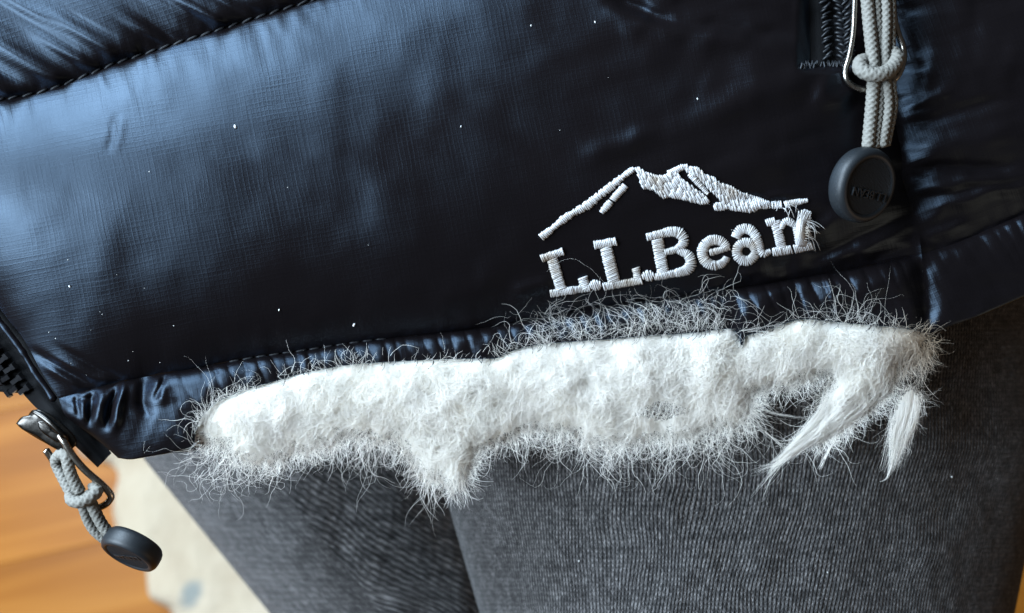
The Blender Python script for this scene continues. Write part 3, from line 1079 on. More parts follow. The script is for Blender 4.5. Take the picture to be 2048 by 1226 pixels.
for i, x in enumerate(np.arange(1602, 1690, 3.6)):
    y = 134 - 6 * (x - 1584) / 106 + random.uniform(-3, 3)
    o = link('stitch', bt, front)
    o.location = P(x, y, hz(x, y) + 1.5)
    o.rotation_euler = (0, 0, random.uniform(-.35, .25))

# ------------------------------------------------------------------ embroidered logo
logo = link('embroidered_logo', None, jacket, label='silver thread mountain outline over stitched lettering')


def hF(x, y):
    return hfun('front', np.asarray(x, float), np.asarray(y, float))


def satin(m, pts, w, pitch=3.3, rise=6.0, r=2.1, jit=0.7, curve=True):
    rise = rise * 0.48
    """satin stitch: threads laid across a stroke"""
    q = dense(pts, 2.0) if len(pts) > 2 and curve else np.asarray(pts, float)
    q = resample(q, max(3, int(length(q) / pitch) + 1))
    t = np.gradient(q, axis=0); t /= np.linalg.norm(t, axis=1)[:, None] + 1e-9
    n = np.stack([-t[:, 1], t[:, 0]], -1)
    ww = np.interp(np.linspace(0, 1, len(q)), np.linspace(0, 1, len(np.atleast_1d(w))), np.atleast_1d(w))
    qq = np.linspace(-1, 1, 7)
    for p, d, tt, wi in zip(q, n, t, ww):
        wi = wi / 2 - r * 0.4 + random.uniform(-jit, jit)
        sl = random.uniform(-.12, .12) + 0.10
        x = p[0] + d[0] * qq * wi + tt[0] * qq * wi * sl
        y = p[1] + d[1] * qq * wi + tt[1] * qq * wi * sl
        z = hF(x, y) + 0.3 + (rise + random.uniform(-.8, .8)) * np.sqrt(np.clip(1 - qq ** 2 * 0.97, 0, 1))
        m.tube(P(x, y, z), r * S * random.uniform(.88, 1.1), 6)


def fill_stitch(m, poly, ang, pitch=3.3, seg=21, rise=5.5, r=2.1):
    rise = rise * 0.48
    """tatami fill: short threads in rows clipped to the outline"""
    poly = np.asarray(poly, float)
    c, s = math.cos(ang), math.sin(ang)
    u = poly[:, 0] * c + poly[:, 1] * s
    v = -poly[:, 0] * s + poly[:, 1] * c
    for k, vv in enumerate(np.arange(v.min() + pitch / 2, v.max(), pitch)):
        us = np.arange(u.min() - 2, u.max() + 2, 1.0)
        x, y = us * c - vv * s, us * s + vv * c
        ins = inside(poly, x, y)
        i = 0
        while i < len(us):
            if not ins[i]:
                i += 1
                continue
            j = i
            while j < len(us) and ins[j]:
                j += 1
            a = us[i]
            first = True
            while a < us[j - 1] - 1.5:
                Lr = random.uniform(.7, 1.15) * seg * (random.uniform(.4, 1) if first else 1)
                first = False
                b_ = min(us[j - 1], a + Lr)
                if us[j - 1] - b_ < 4:
                    b_ = us[j - 1]
                qq = np.linspace(-1, 1, 6)
                uu = (a + b_) / 2 + qq * ((b_ - a) / 2 + random.uniform(0, 1.2))
                vj = vv + random.uniform(-.7, .7) + qq * random.uniform(-.7, .7)
                X, Y = uu * c - vj * s, uu * s + vj * c
                z = hF(X, Y) + 0.6 + (rise + random.uniform(-1, 1.2)) * (1 - 0.75 * qq ** 4)
                m.tube(P(X, Y, z), r * S * random.uniform(.9, 1.1), 6)
                a = b_ - 0.5
            i = j


def letter(name, strokes, dots=(), label=None):
    m = MB()
    for st in strokes:
        satin(m, *st[:2], **(st[2] if len(st) > 2 else {}))
    o = link(name, m.mesh(name, M_EMB), logo)
    if label:
        o['label'] = label
    return o


letter('letter', [([(1105, 520), (1122, 577)], 22, dict(rise=6)), ([(1084, 517), (1125, 503)], 15, dict(rise=8)), ([(1102, 587), (1178, 575)], 15, dict(rise=8)),
                  ([(1166, 556), (1171, 576)], 19, dict(rise=9))], label='first embroidered letter L, lowest on the left')
letter('letter', [([(1212, 496), (1228, 562)], 25, dict(rise=6)), ([(1190, 490), (1231, 483)], 16, dict(rise=8)), ([(1208, 573), (1282, 561)], 15, dict(rise=8)),
                  ([(1272, 537), (1276, 561)], 15, dict(rise=9))], label='second embroidered letter L')
letter('letter', [([(1315, 480), (1327, 550)], 24), ([(1295, 474), (1320, 468), (1344, 463), (1360, 467), (1368, 481), (1360, 494), (1345, 501), (1331, 504)], [15, 16, 19, 22, 20, 13, 12], dict(rise=8)),
                  ([(1356, 501), (1374, 508), (1382, 523), (1376, 538), (1356, 545), (1334, 549), (1310, 554)], [12, 19, 23, 21, 15, 15, 14], dict(rise=8))], label='embroidered capital letter B')
e_arc = [(1430 + 25.5 * math.cos(math.radians(a)), 505 - 25.5 * math.sin(math.radians(a))) for a in range(24, 342, 12)]
letter('letter', [([(1421, 505), (1440, 500), (1457, 494)], 13, dict(rise=7)), (e_arc, [17, 20, 21, 21, 19, 14], dict(rise=8))], label='embroidered letter e')
a_arc = [(1492 + 18.5 * math.cos(math.radians(a)), 503 - 18.5 * math.sin(math.radians(a))) for a in range(-10, 352, 14)]
letter('letter', [(a_arc, [17, 18, 20, 20, 18], dict(rise=7)), ([(1472, 474), (1478, 462), (1490, 457), (1504, 462), (1514, 478), (1520, 498), (1527, 508), (1540, 502)], [20, 20, 20, 20, 19, 18, 15, 9], dict(rise=8.5))],
       label='embroidered letter a')
nn_o = letter('letter', [([(1551, 444), (1564, 498)], 20), ([(1534, 446), (1549, 442)], 15, dict(rise=8)), ([(1547, 504), (1582, 499)], 17, dict(rise=9)),
                         ([(1563, 456), (1567, 446), (1578, 443), (1590, 450)], [10, 14, 16, 12], dict(rise=8)), ([(1590, 498), (1623, 491)], 17, dict(rise=8))],
              label='frayed embroidered letter n with loose threads')
for cx, cy, r_ in ((1191, 570, 11.5), (1296.5, 551.5, 12.5)):
    m = MB()
    satin(m, [(cx - r_ * .8, cy + 2), (cx + r_ * .8, cy - 2)], [12, 22, 24, 22, 12], pitch=3.6, rise=10)
    link('full_stop', m.mesh('full_stop', M_EMB), logo)
# the untwisted right stem of the n
m = MB()
satin(m, [(1594, 450), (1603, 491)], 21)
for i in range(170):
    q = random.uniform(-1, 1)
    pts = [(1605 + q * 10, 493, 3 + 3 * (1 - q * q)), (1602 + q * 10, 470, 4 + 8 * (1 - q * q) + random.uniform(-1, 1)), (1604 + q * 11, 446, 4 + 9 * (1 - q * q) + random.uniform(-1, 1)),
           (1610 + q * 11 + random.uniform(-3, 3), 424 + random.uniform(-6, 10) + 3 * abs(q), random.uniform(6, 12))]
    qd = dense(pts, 5)
    m.tube(P(qd[:, 0], qd[:, 1], hF(qd[:, 0], qd[:, 1]) + qd[:, 2]), random.uniform(.8, 1.2) * S, 4)
for i in range(40):
    y = random.triangular(428, 490, 440)
    x = 1608 + random.uniform(-3, 6)
    L_ = random.choice([random.uniform(8, 22), random.uniform(14, 44)])
    a = random.uniform(.0, 1.35)
    pts = [(x, y, 8), (x + L_ * .5 * math.cos(a * .6), y + L_ * .5 * math.sin(a * .6), random.uniform(6, 14)), (x + L_ * math.cos(a), y + L_ * math.sin(a), random.uniform(2, 8))]
    qd = dense(pts, 5)
    m.tube(P(qd[:, 0], qd[:, 1], hF(qd[:, 0], qd[:, 1]) + qd[:, 2]), random.uniform(.5, .8) * S, 4)
for i in range(9):
    x, y = 1572 + random.uniform(-12, 22), 412 + random.uniform(-4, 6)
    a = random.uniform(.2, 2.6)
    L_ = random.uniform(10, 30)
    pts = [(x, y, 6), (x + L_ * .5 * math.cos(a), y + L_ * .5 * math.sin(a) - 5, 12), (x + L_ * math.cos(a), y + L_ * math.sin(a), 6)]
    qd = dense(pts, 5)
    m.tube(P(qd[:, 0], qd[:, 1], hF(qd[:, 0], qd[:, 1]) + qd[:, 2]), random.uniform(.5, .8) * S, 4)
link('loose_threads', m.mesh('loose_threads', M_EMB), logo)['kind'] = 'stuff'
# the mountain
m = MB()
satin(m, [(1083, 474), (1100, 461), (1128, 438), (1150, 424), (1174, 411), (1197, 392), (1222, 373), (1246, 353), (1267, 338)], [17, 12, 15, 13, 17, 14, 15, 11, 9], rise=8, pitch=3.8, jit=1.7)
link('mountain_ridge', m.mesh('mountain_ridge', M_EMB), logo)
m = MB()
satin(m, [(1204, 424), (1213, 413), (1221, 404)], [10, 14, 13], rise=7)
satin(m, [(1226, 399), (1236, 387), (1250, 372)], [13, 15, 14], rise=8)
link('mountain_spur', m.mesh('mountain_spur', M_EMB), logo)
m = MB()
fill_stitch(m, [(1270, 336), (1277, 334), (1291, 344), (1312, 351), (1326, 351), (1343, 344), (1354, 345), (1362, 355), (1376, 366), (1391, 379), (1410, 391), (1419, 402), (1416, 407),
                (1400, 408), (1380, 402), (1360, 398), (1340, 394), (1328, 397), (1318, 390), (1306, 380), (1288, 377), (1281, 366), (1276, 352)], math.radians(58), rise=6)
satin(m, [(1338, 347), (1352, 341), (1363, 335), (1374, 334)], [13, 14, 13, 10], rise=7)
link('mountain_face', m.mesh('mountain_face', M_EMB), logo)
m = MB()
fill_stitch(m, [(1368, 336), (1382, 333), (1398, 336), (1409, 348), (1430, 356), (1440, 367), (1462, 372), (1480, 384), (1510, 393), (1540, 404), (1541, 416), (1516, 417), (1511, 422), (1500, 424),
                (1470, 421), (1456, 417), (1441, 421), (1430, 420), (1427, 412), (1432, 406), (1444, 405), (1434, 394), (1418, 378), (1402, 360), (1395, 352), (1388, 356), (1380, 350)], math.radians(68), rise=6)
satin(m, [(1381, 348), (1392, 361), (1403, 373), (1415, 387)], [13, 12, 9, 6], rise=6)
satin(m, [(1545, 410), (1562, 409)], 15, rise=7)
satin(m, [(1571, 409), (1590, 405), (1614, 401)], [14, 12, 8], rise=7)
link('mountain_face', m.mesh('mountain_face', M_EMB), logo)

# ------------------------------------------------------------------ the padding
LOW = [(1856, 690), (1850, 705), (1822, 715), (1800, 745), (1772, 790), (1735, 820), (1700, 842), (1668, 860), (1636, 878), (1616, 878), (1628, 850), (1643, 815),
       (1655, 775), (1664, 748), (1630, 752), (1590, 770), (1550, 776), (1505, 780), (1500, 800), (1492, 835), (1460, 852), (1410, 862), (1350, 872), (1280, 880), (1215, 884), (1170, 872),
       (1120, 856), (1060, 852), (1010, 880), (965, 895), (935, 935), (918, 985), (900, 975), (880, 955), (845, 950), (825, 915), (800, 880), (760, 872), (700, 876), (650, 888),
       (600, 905), (560, 918), (520, 920), (470, 905), (430, 890), (402, 880)]
UP = [(x, y) for x, y in TEAR]
LOW = dense(LOW, 8)
LOW[3:-3, 1] += 9 * vnoise(LOW[3:-3, 0] / 24, LOW[3:-3, 1] / 60, 95) + 5 * vnoise(LOW[3:-3, 0] / 9, LOW[3:-3, 1] / 30, 96) + 3
LOW = [tuple(q) for q in LOW]
MASS = np.vstack([dense(UP, 12), np.array(LOW)])
HOLE = [(1324 + (50 + 9 * math.sin(3 * a)) * math.cos(a), 822 - 3 * math.cos(a) + (15 + 4 * math.cos(4 * a)) * math.sin(a)) for a in np.linspace(0, 2 * math.pi, 40)[:-1]]
HOLE = np.array(HOLE)
TUFT = dense([(1806, 778), (1828, 768), (1843, 792), (1838, 824), (1826, 850), (1812, 878), (1798, 896), (1786, 892), (1780, 868), (1782, 835), (1790, 800), (1806, 778)], 8)


def mass_h(x, y, poly, thick, seed):
    d, _ = pdist(np.vstack([poly, poly[:1]]), x, y)
    ins = inside(poly, x, y)
    d = np.where(ins, d, 0)
    bulge = 1 - np.exp(-d / 34)
    if poly is MASS:
        dl, _ = pdist(np.array(LOW), x, y)
        dt, _ = pdist(np.array(TEAR, float), x, y)
        bulge = (1 - np.exp(-dl / 34)) * (0.42 + 0.58 * (1 - np.exp(-dt / 26)))
    n = 7 * fbm(x / 80, y / 60, seed, 3) + 2.2 * vnoise(x / 17, y / 17, seed + 3)
    return -2 + bulge * (thick + n), d, ins


def mass_mesh(name, poly, thick, seed, hole=None, step=4.0, upshift=0):
    xs = np.arange(poly[:, 0].min() - 8, poly[:, 0].max() + 8, step)
    ys = np.arange(poly[:, 1].min() - 24, poly[:, 1].max() + 8, step)
    X, Y = np.meshgrid(xs, ys)
    Z, d, ins = mass_h(X, Y, poly, thick, seed)
    # tuck the top edge under the cloth
    if upshift:
        _, _, ins2 = mass_h(X, Y + upshift, poly, thick, seed)
        keep = ins | ins2
        Z = np.where(ins, Z, -8.0)
    else:
        keep = ins
    if poly is MASS:
        dl, _ = pdist(np.array(LOW), X, Y)
        keep &= ~(ins & (dl < 11 + 9 * vnoise(X / 16, Y / 14, 88)))
    else:
        keep &= ~(ins & (d < 7))
    if hole is not None:
        keep &= ~inside(hole, X, Y)
    nx, ny = len(xs), len(ys)
    idx = np.arange(nx * ny).reshape(ny, nx)
    kq = keep[:-1, :-1] & keep[1:, :-1] & keep[1:, 1:] & keep[:-1, 1:]
    q = np.stack([idx[:-1, :-1], idx[1:, :-1], idx[1:, 1:], idx[:-1, 1:]], -1)[kq]
    jx = 1.6 * vnoise(X / 5, Y / 5, 71); jy = 1.6 * vnoise(X / 5, Y / 5, 72)
    vt = P(X + jx, Y + jy, Z).reshape(-1, 3)
    vb = P(X + jx, Y + jy, -6 - 0.35 * (Z + 2)).reshape(-1, 3)
    used, inv = np.unique(q, return_inverse=True)
    q = inv.reshape(q.shape)
    n = len(used)
    v = np.vstack([vt[used], vb[used]])
    fall = np.vstack([q, q[:, ::-1] + n])
    return mesh_np(name, v, fall, M_PAD)


padding = link('padding', mass_mesh('padding', MASS, 36, 81, HOLE, upshift=14), jacket, label='white polyester padding bulging out of the torn hem')
tuft = link('padding', mass_mesh('padding', TUFT, 20, 91), jacket, label='small torn-off wisp of padding hanging at the right')


surf = lambda X, Y: mass_h(X, Y, MASS, 36, 81)[0]


def fibre_paths(x, y, z, ang, L, K, curl, wander, zvar, follow=None):
    """curling threads as (N,K,3) pixel paths"""
    n = len(x)
    step = L / (K - 1)
    k0 = rng.normal(0, curl * 0.55, n)     # steady bend
    a = ang.copy()
    px, py, pz = x.copy(), y.copy(), z.copy()
    out = np.empty((n, K, 3))
    w = np.zeros(n)
    zv = rng.normal(0, zvar, n)
    for k in range(K):
        out[:, k] = np.c_[px, py, pz]
        w = 0.55 * w + rng.normal(0, wander * 1.9, n) * (1 + 2.5 * (rng.random(n) < 0.12))
        a = a + (k0 + w) * step
        px = px + np.cos(a) * step
        py = py + np.sin(a) * step
        zv = zv * 0.8 + rng.normal(0, zvar * 0.5, n)
        pz = pz + zv * step
    if follow is not None:
        base = follow(out[..., 0], out[..., 1])
        lift = rng.random((n, 1)) ** 2 * (14 * (1.1 + 0.9 * vnoise(x / 26, y / 22, 93))[:, None] if follow is surf else 4)
        out[..., 2] = base + np.abs(out[..., 2] - out[:, :1, 2]) + 1.0 + lift * (0.6 + 0.4 * np.sin(np.linspace(0, 3, K))[None])
    return out


def fibre_mesh(name, paths, rads, sides=3):
    vs, fs, off = [], [], 0
    for out, rad in zip(paths, rads):
        n, K, _ = out.shape
        p = P(out[..., 0], out[..., 1], out[..., 2])
        t = np.gradient(p, axis=1)
        t /= np.linalg.norm(t, axis=2, keepdims=True) + 1e-12
        up = np.array([0.13, 0.21, 1.0])
        u = np.cross(t, up); u /= np.linalg.norm(u, axis=2, keepdims=True) + 1e-9
        w = np.cross(t, u)
        r = (np.asarray(rad) * S)[:, None] * np.interp(np.linspace(0, 1, K), [0, 0.6, 1], [1, 1, 0.35])[None]
        rings = []
        for j in range(sides):
            a = j * 2 * math.pi / sides
            rings.append(p + r[..., None] * (math.cos(a) * u + math.sin(a) * w))
        v = np.stack(rings, 2).reshape(-1, 3)          # n,K,sides
        idx = np.arange(n * K * sides).reshape(n, K, sides) + off
        for j in range(sides):
            k = (j + 1) % sides
            fs.append(np.stack([idx[:, :-1, j], idx[:, 1:, j], idx[:, 1:, k], idx[:, :-1, k]], -1).reshape(-1, 4))
        vs.append(v)
        off += len(v)
    return mesh_np(name, np.vstack(vs), np.vstack(fs), M_FIBRE)


def along(poly, n, jitter=0):
    p = dense(poly, 4) if not isinstance(poly, np.ndarray) else poly
    d = np.r_[0, np.cumsum(np.linalg.norm(np.diff(p, axis=0), axis=1))]
    t = rng.random(n) * d[-1]
    return np.interp(t, d, p[:, 0]) + rng.normal(0, jitter, n), np.interp(t, d, p[:, 1]) + rng.normal(0, jitter, n)


U = lambda a, b_, n: rng.uniform(a, b_, n)


def thin(lo, hi, n):
    return np.where(rng.random(n) < .16, rng.uniform(hi * .75, hi, n), rng.uniform(lo * .55, lo + .2 * (hi - lo), n))


DOWN = math.pi / 2
paths, rads = [], []


def add(x, y, z, ang, L, K, curl, wander, zvar, rad, follow=None):
    paths.append(fibre_paths(np.asarray(x, float), np.asarray(y, float), np.asarray(z, float), np.asarray(ang, float), np.asarray(L, float), K, curl, wander, zvar, follow))
    rads.append(np.asarray(rad))


# nap over the whole mass
n = 66000
x = U(MASS[:, 0].min(), MASS[:, 0].max(), n); y = U(MASS[:, 1].min(), MASS[:, 1].max(), n)
dd_ = pdist(np.array(TEAR, float), x, y)[0]
k = inside(MASS, x, y) & ~inside(HOLE, x, y) & (dd_ > U(0, 12, n))
x, y = x[k], y[k]; n = len(x)
add(x, y, np.zeros(n), DOWN + 2.2 * vnoise(x / 38, y / 34, 77) + rng.normal(0, .9, n), U(14, 64, n), 7, 0.010, 0.013, 0.14, U(0.16, 0.36, n), surf)
n = 900
x = U(MASS[:, 0].min(), 1700, n); y = U(650, 900, n)
k = inside(MASS, x, y); x, y = x[k], y[k]; n = len(x)
add(x, y, np.zeros(n), DOWN + rng.normal(0, .8, n), U(50, 130, n), 16, 0.008, 0.010, 0.16, U(0.22, 0.40, n), surf)
# fringe along the lower edge
lowd = np.array(LOW)
n = 1500
x, y = along(lowd, n, 8)
k = (vnoise(x / 30, y / 30, 83) > U(-1.1, .5, n)) & ~((x > 1505) & (x < 1800) & (rng.random(n) < .85))
x, y = x[k], y[k]; n = len(x)
y -= U(0, 22, n)
add(x, y, U(0, 26, n), DOWN + rng.normal(0, .6, n), U(14, 62, n), 12, 0.018, 0.018, 0.12, thin(0.2, 0.42, n))


def clump(poly, n, jit, ang, spread, L, curl, wander, rad=(0.2, 0.46), z=(0, 25), K=16, zv=0.1):
    n = max(3, int(n * 0.60))
    wander *= 1.25
    x, y = along(poly, n, jit)
    if n > 40:
        k = vnoise(x / 19, y / 45, 85) > U(-1.0, .75, n)
        x, y = x[k], y[k]; n = len(x)
    cl = vnoise(x / 22, y / 60, 78)
    add(x, y, U(*z, n), ang + spread * 1.1 * vnoise(x / 16, y / 40, 79) + rng.normal(0, spread * .7, n), U(L[0] * .6, L[1] * 1.12, n) * (0.8 + 0.6 * cl), K, curl, wander, zv, thin(*rad, n))


clump([(395, 880), (440, 905), (500, 920), (560, 915)], 420, 12, 1.75, .55, (40, 120), 0.012, 0.012)
clump([(400, 900), (430, 930), (470, 930)], 140, 16, 2.2, .7, (40, 100), 0.012, 0.014)
clump([(640, 885), (720, 890), (800, 885)], 520, 14, DOWN, .42, (40, 105), 0.010, 0.012)
clump([(850, 935), (885, 950), (925, 945)], 420, 10, DOWN - .05, .16, (30, 95), 0.003, 0.006)
clump([(700, 882), (760, 880)], 60, 8, DOWN + .2, .3, (70, 150), 0.006, 0.008)
clump([(1120, 862), (1180, 872)], 60, 8, DOWN, .35, (60, 140), 0.006, 0.008)
clump([(1330, 872), (1360, 870)], 50, 6, DOWN + .3, .3, (60, 150), 0.006, 0.008)
clump([(820, 900), (850, 940)], 120, 10, DOWN + .1, .4, (30, 80), 0.010, 0.012)
clump([(930, 890), (1010, 885), (1050, 870)], 200, 12, DOWN, .6, (30, 90), 0.014, 0.014)
clump([(1060, 860), (1200, 885), (1330, 880), (1450, 860)], 700, 12, DOWN, .7, (30, 110), 0.014, 0.014)
clump([(1420, 860), (1490, 840), (1500, 800)], 240, 10, 1.1, .7, (40, 120), 0.010, 0.010)
clump([(1400, 870), (1460, 870)], 160, 14, 2.0, .4, (60, 120), 0.008, 0.010)
clump([(1490, 790), (1500, 830)], 60, 8, .5, .3, (80, 170), 0.006, 0.006, K=16)
clump([(1500, 860), (1580, 890)], 40, 14, .9, .5, (60, 120), 0.008, 0.008, K=16)
# hanging bottom of the hole
clump([(1262, 822), (1300, 812), (1345, 812), (1378, 824), (1340, 836), (1290, 836)], 150, 7, 0, 2.4, (25, 80), 0.02, 0.016)
# short tufts in the gap on the right
clump([(1510, 772), (1590, 765), (1660, 745)], 230, 6, DOWN, .7, (8, 48), 0.02, 0.018)
# the long combed wisp


def comb(poly, n, jit, tip, tj, part, curl, wander, rad=(0.2, 0.42), z=(2, 34), K=14):
    n = int(n * 1.5)
    x, y = along(poly, n, jit)
    tx, ty = tip[0] + rng.normal(0, tj, n), tip[1] + rng.normal(0, tj * .5, n)
    L = np.hypot(tx - x, ty - y)
    add(x, y, U(*z, n), np.arctan2(ty - y, tx - x) + rng.normal(0, .03, n), L * U(*part, n), K, curl, wander, 0.04, U(*rad, n))




def bundle(guide, n, w0, w1, rad=(0.16, 0.4), z0=18, z1=4, stray=.1):
    """a drawn-out strand: fibres wander about a guide and gather towards its tip"""
    K = 18
    g = resample(dense(guide, 3), 40)
    tq = np.linspace(0, 1, K)
    a0, a1 = rng.uniform(0, .45, n), rng.uniform(.55, 1.0, n)
    tt = a0[:, None] + (a1 - a0)[:, None] * tq[None]
    gx, gy = np.interp(tt, np.linspace(0, 1, 40), g[:, 0]), np.interp(tt, np.linspace(0, 1, 40), g[:, 1])
    tx, ty = np.gradient(gx, axis=1), np.gradient(gy, axis=1)
    L = np.hypot(tx, ty) + 1e-9
    w = w0 + (w1 - w0) * tt ** 0.8
    off = rng.normal(0, .5, n)[:, None] + .35 * np.sin(tt * rng.uniform(2, 6, n)[:, None] + rng.uniform(0, 6, n)[:, None])
    flare = np.where(rng.random(n) < stray, rng.normal(0, 2.2, n), 0)[:, None] * tq[None] ** 2
    off = (off + flare) * w + rng.normal(0, .35, (n, K))
    out = np.stack([gx - ty / L * off, gy + tx / L * off, z0 + (z1 - z0) * tt + rng.normal(0, 6, n)[:, None] * (1 - .6 * tt)], -1)
    paths.append(out); rads.append(thin(*rad, n))


bundle([(1730, 775), (1680, 815), (1630, 868), (1585, 905), (1540, 937)], 300, 20, 2.5)
bundle([(1705, 800), (1655, 845), (1600, 888), (1562, 918), (1534, 950)], 200, 16, 2)
bundle([(1680, 790), (1640, 838), (1600, 876), (1566, 908), (1536, 928)], 220, 16, 3)
bundle([(1660, 770), (1645, 815), (1612, 862), (1580, 892), (1560, 915)], 120, 10, 3)
bundle([(1735, 800), (1690, 838), (1645, 870), (1608, 892), (1580, 916)], 170, 12, 3)
bundle([(1755, 785), (1720, 825), (1690, 850), (1662, 870), (1640, 890)], 120, 9, 4, stray=.3)
bundle([(1600, 905), (1560, 926), (1532, 934), (1500, 948)], 26, 5, 6, stray=.4)
bundle([(1590, 900), (1555, 935), (1530, 962), (1500, 1000)], 14, 4, 5, stray=.3)
bundle([(1500, 800), (1530, 822), (1570, 832), (1620, 838)], 16, 5, 4)
bundle([(1510, 850), (1540, 872), (1562, 890), (1590, 905)], 14, 4, 4)
comb([(1668, 872), (1672, 880)], 5, 2, (1634, 938), 2, (.9, 1.02), 0.0, 0.0005, rad=(.5, .7))
clump([(1690, 855), (1740, 825), (1780, 785)], 70, 6, 2.2, .6, (10, 30), 0.02, 0.016)
# right end
clump([(1800, 720), (1845, 705), (1852, 690)], 260, 6, 1.6, .5, (12, 48), 0.010, 0.008)
clump([(1850, 680), (1854, 715)], 60, 5, 1.2, .45, (20, 60), 0.010, 0.008)
# the torn off wisp
bundle([(1822, 772), (1812, 830), (1796, 885), (1784, 930), (1774, 958)], 170, 19, 3.0, stray=.3)
bundle([(1832, 785), (1826, 840), (1806, 890), (1794, 922), (1786, 944)], 120, 13, 4, stray=.4)
bundle([(1804, 790), (1790, 840), (1784, 890), (1780, 925), (1775, 950)], 120, 14, 3.5, stray=.4)
bundle([(1786, 925), (1778, 946), (1770, 960), (1752, 966)], 10, 3, 1.2)
clump([(1800, 795), (1788, 850), (1786, 900)], 150, 5, 2.2, 1.0, (8, 34), 0.03, 0.02)
clump([(1832, 800), (1812, 880), (1790, 925)], 150, 5, .9, 1.0, (8, 34), 0.03, 0.02)
clump([(1720, 800), (1650, 850), (1590, 898)], 300, 10, 2.4, 1.1, (10, 40), 0.03, 0.02)
bundle([(1838, 790), (1832, 830), (1828, 850), (1818, 866)], 50, 6, 4, stray=.4)
clump([(1806, 778), (1838, 780), (1838, 820)], 300, 5, DOWN, 1.4, (10, 40), 0.03, 0.022)
clump([(1848, 712), (1852, 740)], 26, 4, 1.7, .25, (50, 90), 0.006, 0.006)
clump([(392, 860), (404, 838), (430, 812)], 260, 7, 2.0, .8, (15, 50), 0.016, 0.014)
# halo over the black hem above the tear
bandz = lambda X, Y: np.where(Y < np.interp(X, HS[:, 0], HS[:, 1]), hfun('front', X, Y), hfun('band', X, Y))


def halo(poly, n, jit, ang, spread, L, curl, wander, rad=(0.2, 0.4), K=16, zv=.06):
    n = max(2, int(n * 0.55))
    x, y = along(poly, n, jit)
    if n > 30:
        k = vnoise(x / 26, y / 26, 84) > U(-1.0, .6, n)
        x, y = x[k], y[k]; n = len(x)
    add(x, y, np.zeros(n), ang + rng.normal(0, spread, n), U(*L, n), K, curl, wander, zv, thin(*rad, n), bandz)


halo([(1050, 690), (1200, 672), (1330, 662), (1450, 655)], 520, 7, -DOWN, .6, (25, 95), 0.02, 0.018)
halo([(1080, 660), (1110, 640), (1150, 670)], 110, 12, -DOWN, 1.2, (30, 90), 0.022, 0.02)
halo([(1060, 655), (1180, 635), (1300, 620), (1430, 605)], 130, 14, 0, 1.4, (40, 120), 0.018, 0.016)
halo([(1240, 650), (1380, 625)], 160, 14, -DOWN, .8, (30, 80), 0.02, 0.02)
halo([(1400, 610), (1470, 590)], 30, 8, -.6, .9, (25, 70), 0.02, 0.02)
halo([(1060, 605), (1150, 610), (1250, 600)], 14, 6, .1, .5, (90, 190), 0.006, 0.01, K=18)
halo([(1000, 700), (1050, 680)], 24, 8, -DOWN, .9, (30, 90), 0.02, 0.02)
halo([(1005, 590), (1030, 640)], 4, 4, 1.2, .3, (50, 90), 0.008, 0.02)
halo([(990, 715), (1000, 710)], 16, 3, -2.0, .35, (12, 32), 0.01, 0.01)
halo([(400, 860), (430, 815), (470, 790), (500, 778)], 70, 6, -1.9, .7, (30, 90), 0.02, 0.012)
halo([(400, 860), (440, 810)], 16, 4, -1.5, .6, (70, 130), 0.018, 0.006, K=16)
halo([(395, 850), (400, 870)], 5, 3, -2.35, .2, (100, 150), 0.003, 0.006, K=16)
halo([(395, 880), (400, 900)], 14, 4, math.pi, .3, (50, 115), 0.006, 0.014, K=14)
halo([(386, 868), (398, 838), (430, 810), (470, 788), (510, 775)], 700, 4, -2.2, 1.0, (6, 30), 0.03, 0.02)
halo([(285, 880), (300, 895)], 3, 3, 1.4, .4, (20, 34), 0.01, 0.012)
halo([(1480, 655), (1600, 638)], 16, 5, -DOWN, .5, (40, 95), 0.01, 0.012)
halo([(1590, 640), (1700, 645)], 60, 5, -1.8, .7, (30, 90), 0.02, 0.010)
halo([(1660, 645), (1780, 652)], 34, 5, -1.7, .5, (60, 150), 0.012, 0.008, K=16)
halo([(1760, 652), (1850, 668)], 46, 4, -1.2, .7, (20, 60), 0.02, 0.016)
halo([(1480, 664), (1560, 650)], 40, 2, -.15, .15, (20, 60), 0.003, 0.004)
halo([(560, 757), (990, 714)], 50, 3, -.6, .8, (8, 24), 0.02, 0.02)
fib = link('loose_fibres', fibre_mesh('loose_fibres', paths, rads), padding)
fib['kind'] = 'stuff'

# cut cloth edge: single black yarns pulled over the white
m = MB()
te = dense(TEAR[4:], 3)
for i in range(150):
    k = random.randrange(len(te))
    x, y = te[k]
    L_ = random.choice([random.uniform(3, 9), random.uniform(6, 20)])
    a = DOWN + random.gauss(0, .55)
    b0 = float(hfun('band', np.array([x]), np.array([y - 2]))[0])
    pts = [(x, y - 4, b0 + .5), (x + L_ * .5 * math.cos(a), y + L_ * .5 * math.sin(a), b0 + random.uniform(2, 6)), (x + L_ * math.cos(a + .4), y + L_ * math.sin(a), b0 + random.uniform(2, 9))]
    qd = dense(pts, 4)
    m.tube(P(qd[:, 0], qd[:, 1], qd[:, 2]), random.uniform(.35, .7) * S, 3)
link('frayed_edge', m.mesh('frayed_edge', M_THREAD), band)['kind'] = 'stuff'

# ------------------------------------------------------------------ lint
M_LINT = simple('white_lint', (0.5, 0.5, 0.48), 0.8)


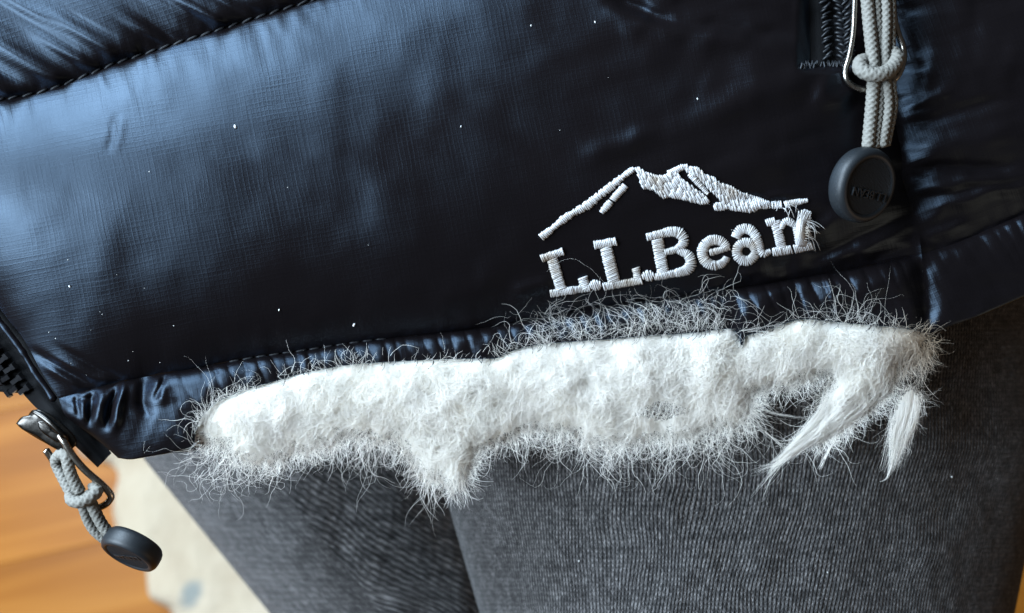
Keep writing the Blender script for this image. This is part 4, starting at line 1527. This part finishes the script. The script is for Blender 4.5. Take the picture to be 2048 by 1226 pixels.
def lint(px, py, size, z, label):
    n = 10
    v, f = [], []
    for i in range(5):
        ph = math.pi * (i + .5) / 5
        for j in range(n):
            a = 2 * math.pi * j / n
            r = size * .62 * random.uniform(.75, 1.2)
            v.append((r * .6 * math.sin(ph) * math.cos(a) * S, r * math.cos(ph) * S, r * .45 * math.sin(ph) * math.sin(a) * S))
    for i in range(4):
        for j in range(n):
            k = (j + 1) % n
            f.append([i * n + j, i * n + k, (i + 1) * n + k, (i + 1) * n + j])
    f.append(list(range(n))[::-1]); f.append([4 * n + j for j in range(n)])
    o = link('lint_speck', mesh_np('lint_speck', v, f, M_LINT))
    o.matrix_world = FRAME @ Matrix.Translation(Vector(P(px, py, z))) @ Matrix.Rotation(random.uniform(-.6, .6), 4, 'Z')
    o['label'] = label; o['category'] = 'lint'; o['group'] = 'white lint specks on the clothes'
    return o


LINT = [(470, 253, 6, 'largest white lint speck, on the bluish sheen below the upper seam'),
        (708, 650, 6, 'white oval lint speck just above the middle of the hem seam'),
        (558, 620, 4, 'small round lint speck up and left of the oval one near the hem seam'),
        (139, 573, 4, 'pale lint speck among dust over the zipper corner'),
        (1062, 51, 3.2, 'faint lint speck in dark cloth near the top edge, left of a pair'),
        (1190, 44, 3.6, 'faint lint speck in dark cloth near the top edge, right of a pair'),
        (1395, 198, 3.6, 'grey lint speck on the ridge between mountain and pocket zipper'),
        (922, 253, 3.0, 'tiny lint speck left of the mountain, in the plain dark cloth')]
for x, y, s_, lb in LINT:
    lint(x, y, s_, hz(x, y) + 2, lb)


def leg_z(px, py):
    ax, hw = np.interp(py, [480, 900, 1350], [1420, 1480, 1500]), np.interp(py, [480, 900, 1350], [640, 615, 505])
    t = math.asin(max(-1, min(1, (px - ax) / hw)))
    return -60 - 330 * (1 - math.cos(t)) + 9 * float(fbm(px / 210, py / 330, 12)) + 3 * float(fbm(px / 60, py / 90, 15))


for x, y, s_, lb in ((1904, 954, 4.5, 'white lint speck on the shaded right side of the right trouser leg'), (1158, 1122, 3.5, 'white lint speck low on the lit side of the right trouser leg'),
                     (1655, 1145, 3.2, 'tiny lint speck low in the middle of the right trouser leg')):
    lint(x, y, s_, leg_z(x, y) + 3, lb)
# fine dust over the zipper corner
m = MB()
for i in range(26):
    if random.random() < .65:
        x, y = random.gauss(190, 75), random.gauss(660, 65)
        if x < 30 or y > 760 or x < (y - 600) * .7 + 20:
            continue
    else:
        x, y = random.uniform(100, 1500), random.uniform(60, 640)
        if y < np.interp(x, US[:, 0], US[:, 1]) + 20 or y > np.interp(x, HS[:, 0], HS[:, 1]) - 15:
            continue
    r = random.choice([.5, .6, .7, .8, 1.1]) * S
    c = P(x, y, hz(x, y) + .8)
    m.add([c + np.array(d) * r for d in ((1, 0, 0), (0, 1, 0), (-1, 0, 0), (0, -1, 0), (0, 0, 1))], [[0, 1, 4], [1, 2, 4], [2, 3, 4], [3, 0, 4]])
o = link('dust', m.mesh('dust', M_LINT), None, kind='stuff', label='fine pale dust specks scattered over the black front panel', category='dust')
o.matrix_world = FRAME
